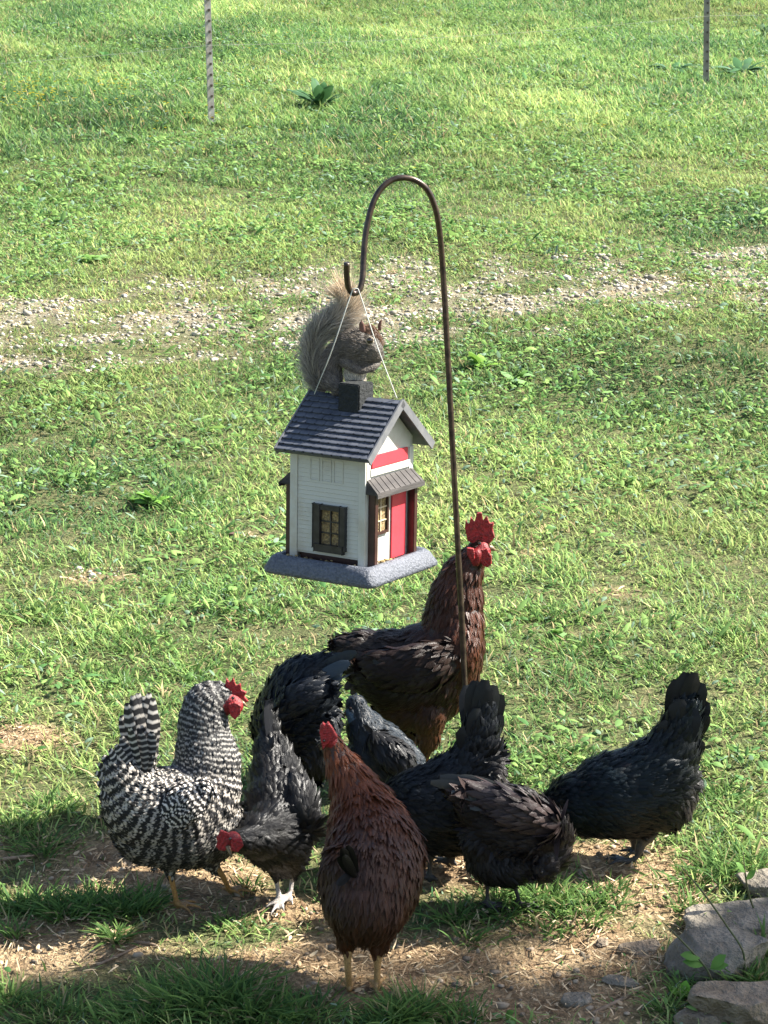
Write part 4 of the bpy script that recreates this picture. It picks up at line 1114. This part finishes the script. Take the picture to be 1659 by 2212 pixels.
    for (ex, ey, dy, hgt, wd, ln) in ((783, 714, -.016, 22, 7, -2), (820, 710, .008, 20, 4.5, 5)):
        pts = [P(ex, ey, Ys + dy), P(ex - 1 + ln * .3, ey - hgt * .5, Ys + dy), P(ex + ln, ey - hgt, Ys + dy)]
        cc, rr = catmull(pts, [R(wd, Ys), R(wd * .9, Ys), R(1.6, Ys)], .3, .0008); V2, F2 = [], []; o2 = 0
        for i in range(len(cc)):
            v, f = ico(2); V2.append(v * rr[i] * [1, .4, 1] + cc[i]); F2.append(f + o2); o2 += len(v)
        link_mesh('ear', organic(np.concatenate(V2), np.concatenate(F2), .0009, 1), M_EAR, root)
    v, f = ico(3)
    link_mesh('eye', mesh_np('eye', v * np.array([.0052, .0036, .0056]) + P(799, 736, Ys - .0335), f), M_EYE, root)
    ring = plain('eye_ring', (.42, .34, .24), .7)
    tube('eye_ring', [P(799 + 7.6 * math.cos(t), 736 - 8 * math.sin(t), Ys - .0335) for t in np.linspace(0, 6.283, 13)], .0010, ring, root, 6)
    v, f = ico(2)
    link_mesh('nose', mesh_np('nose', v * .0022 + P(823, 771, Ys - .010), f), M_EYE, root)
    nut = tag(link_mesh('seed_kernel', mesh_np('seed_kernel', v * np.array([.005, .004, .0035]) + P(819, 781, Ys - .012), f), plain('kernel', (.45, .36, .27), .6)), 'pale seed held between the paws of the squirrel', 'seed')
squirrel()

# ------------------------------------------------------------------ fence posts and wire
M_POST = plain('steel_post', (.20, .155, .135), .6, (.36, .33, .29), 18, bmp=.3, stretch=(1, 1, .3))
M_WIRE = plain('wire', (.25, .27, .22), .6)
M_POSTW = plain('post_rib', (.50, .48, .43), .6, (.30, .26, .22), 22)
posts = []
for i, (bx, by, tx, lab, ry) in enumerate(((457, 270, 448, 'pale weathered steel post with a bright ridge, left one in the far grass', .25), (1525, 190, 1527, 'rusty brown steel fence post, right of the two in the far grass', -.2))):
    g = G(bx, by)
    root = empty('fence_post', (g[0], g[1], ground_z(g[0], g[1])), lab, 'fence post', 'steel posts of the wire fence')
    hgt = 1.25; lean = (P(tx, 0, g[1])[0] - g[0]) / (P(tx, 0, g[1])[2] - g[2])
    m = MB(); m.box(-.017, .017, -.002, .002, -.1, hgt); bmesh.ops.translate(m.bm, verts=m.bm.verts[:], vec=(0, 0, 0))
    f = m.build('flange', M_POSTW if i == 0 else M_POST, root, rot=ry)
    m = MB(); m.box(-.002, .002, .0021, .022, -.1, hgt - .001); m.build('web', M_POST, root, rot=ry)
    m = MB(); m.box(-.0168, -.010, -.006, -.0021, -.08, hgt - .002) if i == 0 else m.box(.011, .0168, -.005, -.0021, -.08, hgt - .002)
    m.build('ridge', M_POSTW if i == 0 else M_POST, root, rot=ry)
    z = .03; sm = plain('stud_dark', (.10, .07, .055), .7)
    m = MB(); m.box(.0, .011, -.011, -.0022, z, z + .012, .001); st = m.build('stud', sm, root, rot=ry)
    while z + .054 < hgt - .02:
        z += .054; s2 = st.copy(); COL.objects.link(s2); s2.parent = root; s2.location = (0, 0, z - .03)
    root.rotation_euler = (0, math.atan(lean), 0)
    posts.append(g)
p0, p1 = posts
dv = p1 - p0
for k, (zz, lab) in enumerate(((.40, 'thin lower wire strung between the two far fence posts'), (.70, 'thin upper wire strung between the two far fence posts, near the top edge'))):
    pl = []
    for s in np.linspace(-1.2, 2.0, 33):
        q = p0 + dv * s; q[2] = SL * q[1] + zz - .03 * math.sin(math.pi * (s % 1)); pl.append(q + [0, -.012, 0])
    tag(tube('fence_wire', pl, .0008, M_WIRE, None, 5), lab, 'wire', 'wires of the far fence')

# ------------------------------------------------------------------ broad leaved weeds (each a plant of its own)
def dock(px, py, name, label, leaves, size, seed, col=(.07, .15, .05), wd=.24, up=.5):
    rg = np.random.default_rng(seed); g = G(px, py); root_p = g.copy(); root_p[2] = ground_z(g[0], g[1])
    parts_ = []
    for k in range(leaves):
        a = rg.uniform(0, 6.28); el = rg.uniform(up * .5, up * 1.7); L = size * rg.uniform(.6, 1.15)
        D = np.array([[math.cos(a) * math.cos(el), math.sin(a) * math.cos(el), math.sin(el)]])
        S = nrm(np.cross(D, [[0, 0, 1.]])); N = np.cross(S, D)
        c = np.array([col]) * rg.uniform(.75, 1.45)
        if rg.random() < .35: c = c * .8 + np.array([[.05, .07, .06]])
        parts_.append(blades(root_p[None], D, S, np.array([L]), np.array([L * wd]), [.06, .12, .6, .95, 1, .85, .5, .05], np.array([[0, 0, -.5]]) * rg.uniform(.3, 1.3), N, .3, c, c * 1.2))
    V, Fq, C, U = merge(parts_)
    V = V + RNG.normal(0, size * .008, V.shape)
    o = mesh_np('leaves', V, Fq, C)
    root = empty(name, root_p, label, 'plant', 'broad leaved weeds in the grass')
    link_mesh('leaves', o, M_LEAF, root)
    return root
dock(690, 235, 'dock_weed', 'clump of big dark dock leaves near the left fence post', 20, .25, 2, (.045, .11, .04), wd=.13, up=.8)
dock(1600, 165, 'dock_weed', 'spreading grey-green dock plant right of the right fence post', 20, .25, 3, (.07, .15, .07), wd=.13, up=.5)
dock(1450, 160, 'dock_weed', 'low dock plant just left of the right fence post', 14, .18, 4, (.05, .12, .05), wd=.13, up=.5)
dock(1650, 80, 'dock_weed', 'tall leaves cut by the right edge near the top corner', 14, .22, 12, (.10, .18, .06), wd=.12, up=.7)
dock(240, 130, 'dock_weed', 'dark leaf clump in the far grass near the top left', 8, .13, 5, (.05, .13, .04))
dock(600, 1170, 'plantain_weed', 'bright green broad weed just left of the feeder tray', 9, .055, 6, (.13, .26, .05))
dock(330, 1090, 'plantain_weed', 'light green rosette in the lawn left of the feeder', 14, .085, 7, (.14, .28, .05), up=.7)
dock(1040, 790, 'plantain_weed', 'yellow-green leafy weed right of the pole below the wheel track', 12, .09, 8, (.16, .29, .05), up=.8)
dock(780 + 330, 820, 'plantain_weed', 'pale weed among the clover right of the squirrel', 9, .08, 9, (.14, .25, .07))
dock(200, 560, 'plantain_weed', 'pale rosette above the left wheel track', 12, .09, 10, (.15, .27, .07))
dock(800, 880, 'plantain_weed', 'leafy weed in the grass behind the feeder roof', 9, .07, 14, (.12, .24, .05))
dock(1210, 1370, 'plantain_weed', 'broad pale leaf rosette right of the rooster breast', 7, .06, 15, (.14, .26, .06))
dock(1475, 2165, 'seedling', 'small bright two-leaved seedling in front of the front stone', 5, .035, 16, (.13, .28, .04), up=1.0)
dock(1090, 2200, 'seedling', 'small leafy seedling at the bottom edge behind the stones', 5, .03, 17, (.13, .26, .05), up=.6)

# ------------------------------------------------------------------ stones
M_STONE = plain('grey_stone', (.15, .13, .10), .9, (.29, .255, .20), 22, bmp=1.0, bd=.01, spec=.2)
M_STONE2 = plain('tan_stone', (.17, .13, .09), .9, (.31, .25, .18), 26, bmp=1.0, bd=.01, spec=.2)
def rock(px, py, sx, sy, sz, label, seed, mat, rz=0, sink=.4, tilt=(0, 0), planes=14):
    rg = np.random.default_rng(seed); v, f = ico(5); v = v.copy()
    for k in range(planes):
        n_ = nrm(rg.normal(0, 1, 3)); d = rg.uniform(.55, .85); t = v @ n_ - d; v -= np.where(t > 0, t, 0)[:, None] * n_ * .96
    t = v[:, 2] - .42; v[:, 2] -= np.where(t > 0, t, 0) * .93
    nn = fbm(v[:, 0] * 3 + seed, v[:, 1] * 3 + v[:, 2] * 2.2, seed, 4) - .5
    nf = fbm(v[:, 0] * 14 + seed, v[:, 1] * 14 + v[:, 2] * 9, seed + 2, 3) - .5
    v *= (1 + .16 * nn + .045 * nf)[:, None]
    v[:, 2] += .05 * np.floor(vnoise(v[:, 0] * 2.2, v[:, 1] * 2.2, seed + 5) * 3) / 3
    v = v * [sx, sy, sz]
    g = G(px, py); g[2] = ground_z(g[0], g[1]) + sz * (.45 - sink)
    me = mesh_np('stone', v, f)
    o = link_mesh('stone', me, mat); o.location = tuple(g); o.rotation_euler = (tilt[0] + BETA, tilt[1], rz)
    return tag(o, label, 'stone', 'stones of the border at lower right')
rock(1625, 1996, .130, .064, .036, 'broad flat grey slab, the middle one at the right edge', 3, M_STONE, .25, .25)
rock(1550, 2103, .088, .056, .085, 'thick pale-edged stone in front of the broad slab', 6, M_STONE, -.2, .15)
rock(1615, 2210, .10, .05, .07, 'tan stone cut by the bottom right corner', 9, M_STONE2, .1, .1)
rock(1660, 1925, .06, .05, .04, 'purplish stone farthest up the right edge', 12, M_STONE, .4, .2)
rock(1520, 2215, .05, .035, .03, 'small tan stone at the bottom edge beside the corner stone', 15, M_STONE2, .4, .2)
rock(1385, 2062, .042, .020, .016, 'long flat brown stone lying left of the slabs', 18, M_STONE2, .25, .2)
rock(1300, 2048, .014, .012, .010, 'small pale chip on the bare soil', 21, M_STONE2, .6, .1)
rock(1340, 2130, .03, .014, .012, 'pale flat chip on the shaded soil left of the front stone', 22, M_STONE, -.2, .2)
rock(1250, 2160, .03, .02, .014, 'grey chip half sunk in the shaded soil near the bottom', 25, M_STONE, .5, .2)
rock(905, 1600 - 40, .02, .015, .01, 'brown lump in the grass behind the rooster tail', 26, M_STONE2)
rock(500, 1157, .016, .012, .012, 'dark brown clod lying in the lawn left of the feeder', 27, plain('clod', (.07, .04, .028), .9, (.12, .07, .05), 60), 0, .2)

# weed stems arching over the stones
def stem(name, pts, label, leaves=()):
    ps = [G(*pts[0])]
    Y0 = ps[0][1]
    for a, b_ in pts[1:]: ps.append(P(a, b_, Y0 - .01))
    root = empty(name, ps[0], label, 'plant', 'thin weed stems arching over the stones')
    tube('stalk', ps, [.0016] * (len(ps) - 1) + [.0007], plain('stalk_green', (.06, .09, .03), .6, (.10, .09, .04), 80), root, 6)
    pr = []
    for (lx, ly, tx, ty) in leaves:
        a, t_ = P(lx, ly, Y0 - .01), P(tx, ty, Y0 - .02); L = np.linalg.norm(t_ - a); D = ((t_ - a) / L)[None]
        S = nrm(np.cross(D, [[.1, -.5, .8]])); N = np.cross(S, D)
        pr.append(blades(a[None], D, S, np.array([L]), np.array([L * .28]), [.1, .7, 1, .8, .05], N * -.2, N, .3, np.array([[.13, .26, .06]])))
    if pr:
        V, Fq, C, U = merge(pr); link_mesh('leaf', mesh_np('leaf', V, Fq, C), M_LEAF, root)
stem('weed_stem', [(1550, 2170), (1530, 2100), (1480, 2040), (1430, 1990)], 'long thin stem with pale leaves arching left over the front stone', [(1512, 2070, 1475, 2058), (1520, 2085, 1480, 2072), (1535, 2092, 1562, 2062), (1535, 2092, 1570, 2080)])
stem('weed_stem', [(1605, 2130), (1606, 2060), (1570, 2000), (1520, 1930), (1470, 1870)], 'dark wiry stem leaning left across the broad slab')
stem('weed_stem', [(1640, 1990), (1620, 1940), (1610, 1890), (1605, 1840)], 'upright stem at the right edge above the slab', [(1612, 1900, 1628, 1880), (1610, 1885, 1596, 1862)])

# twigs and dead leaves big enough to count
def twig(px0, py0, px1, py1, r, label):
    a, b_ = G(px0, py0), G(px1, py1); m_ = (a + b_) / 2 + [0.004, 0, .006]
    a[2] += .004; b_[2] += .006
    tag(tube('twig', [a, m_, b_], [r, r * .9, r * .5], M_BARK2, None, 7), label, 'twig', 'dry twigs on the bare soil')
M_BARK2 = plain('dry_twig', (.30, .22, .15), .85, (.16, .11, .07), 60)
twig(1420, 2070, 1340, 2080, .003, 'short dry twig touching the flat brown stone')
twig(1280, 2195, 1390, 2140, .0035, 'grey twig slanting up from the bottom edge')
twig(0, 1862, 75, 1855, .0035, 'brown stick at the left edge behind the barred hen')
twig(290, 2040, 345, 2052, .003, 'pale curved root piece in the sunny soil at lower left')
twig(210, 2090, 300, 2050, .0025, 'pale thin straw stalk on the soil at lower left')
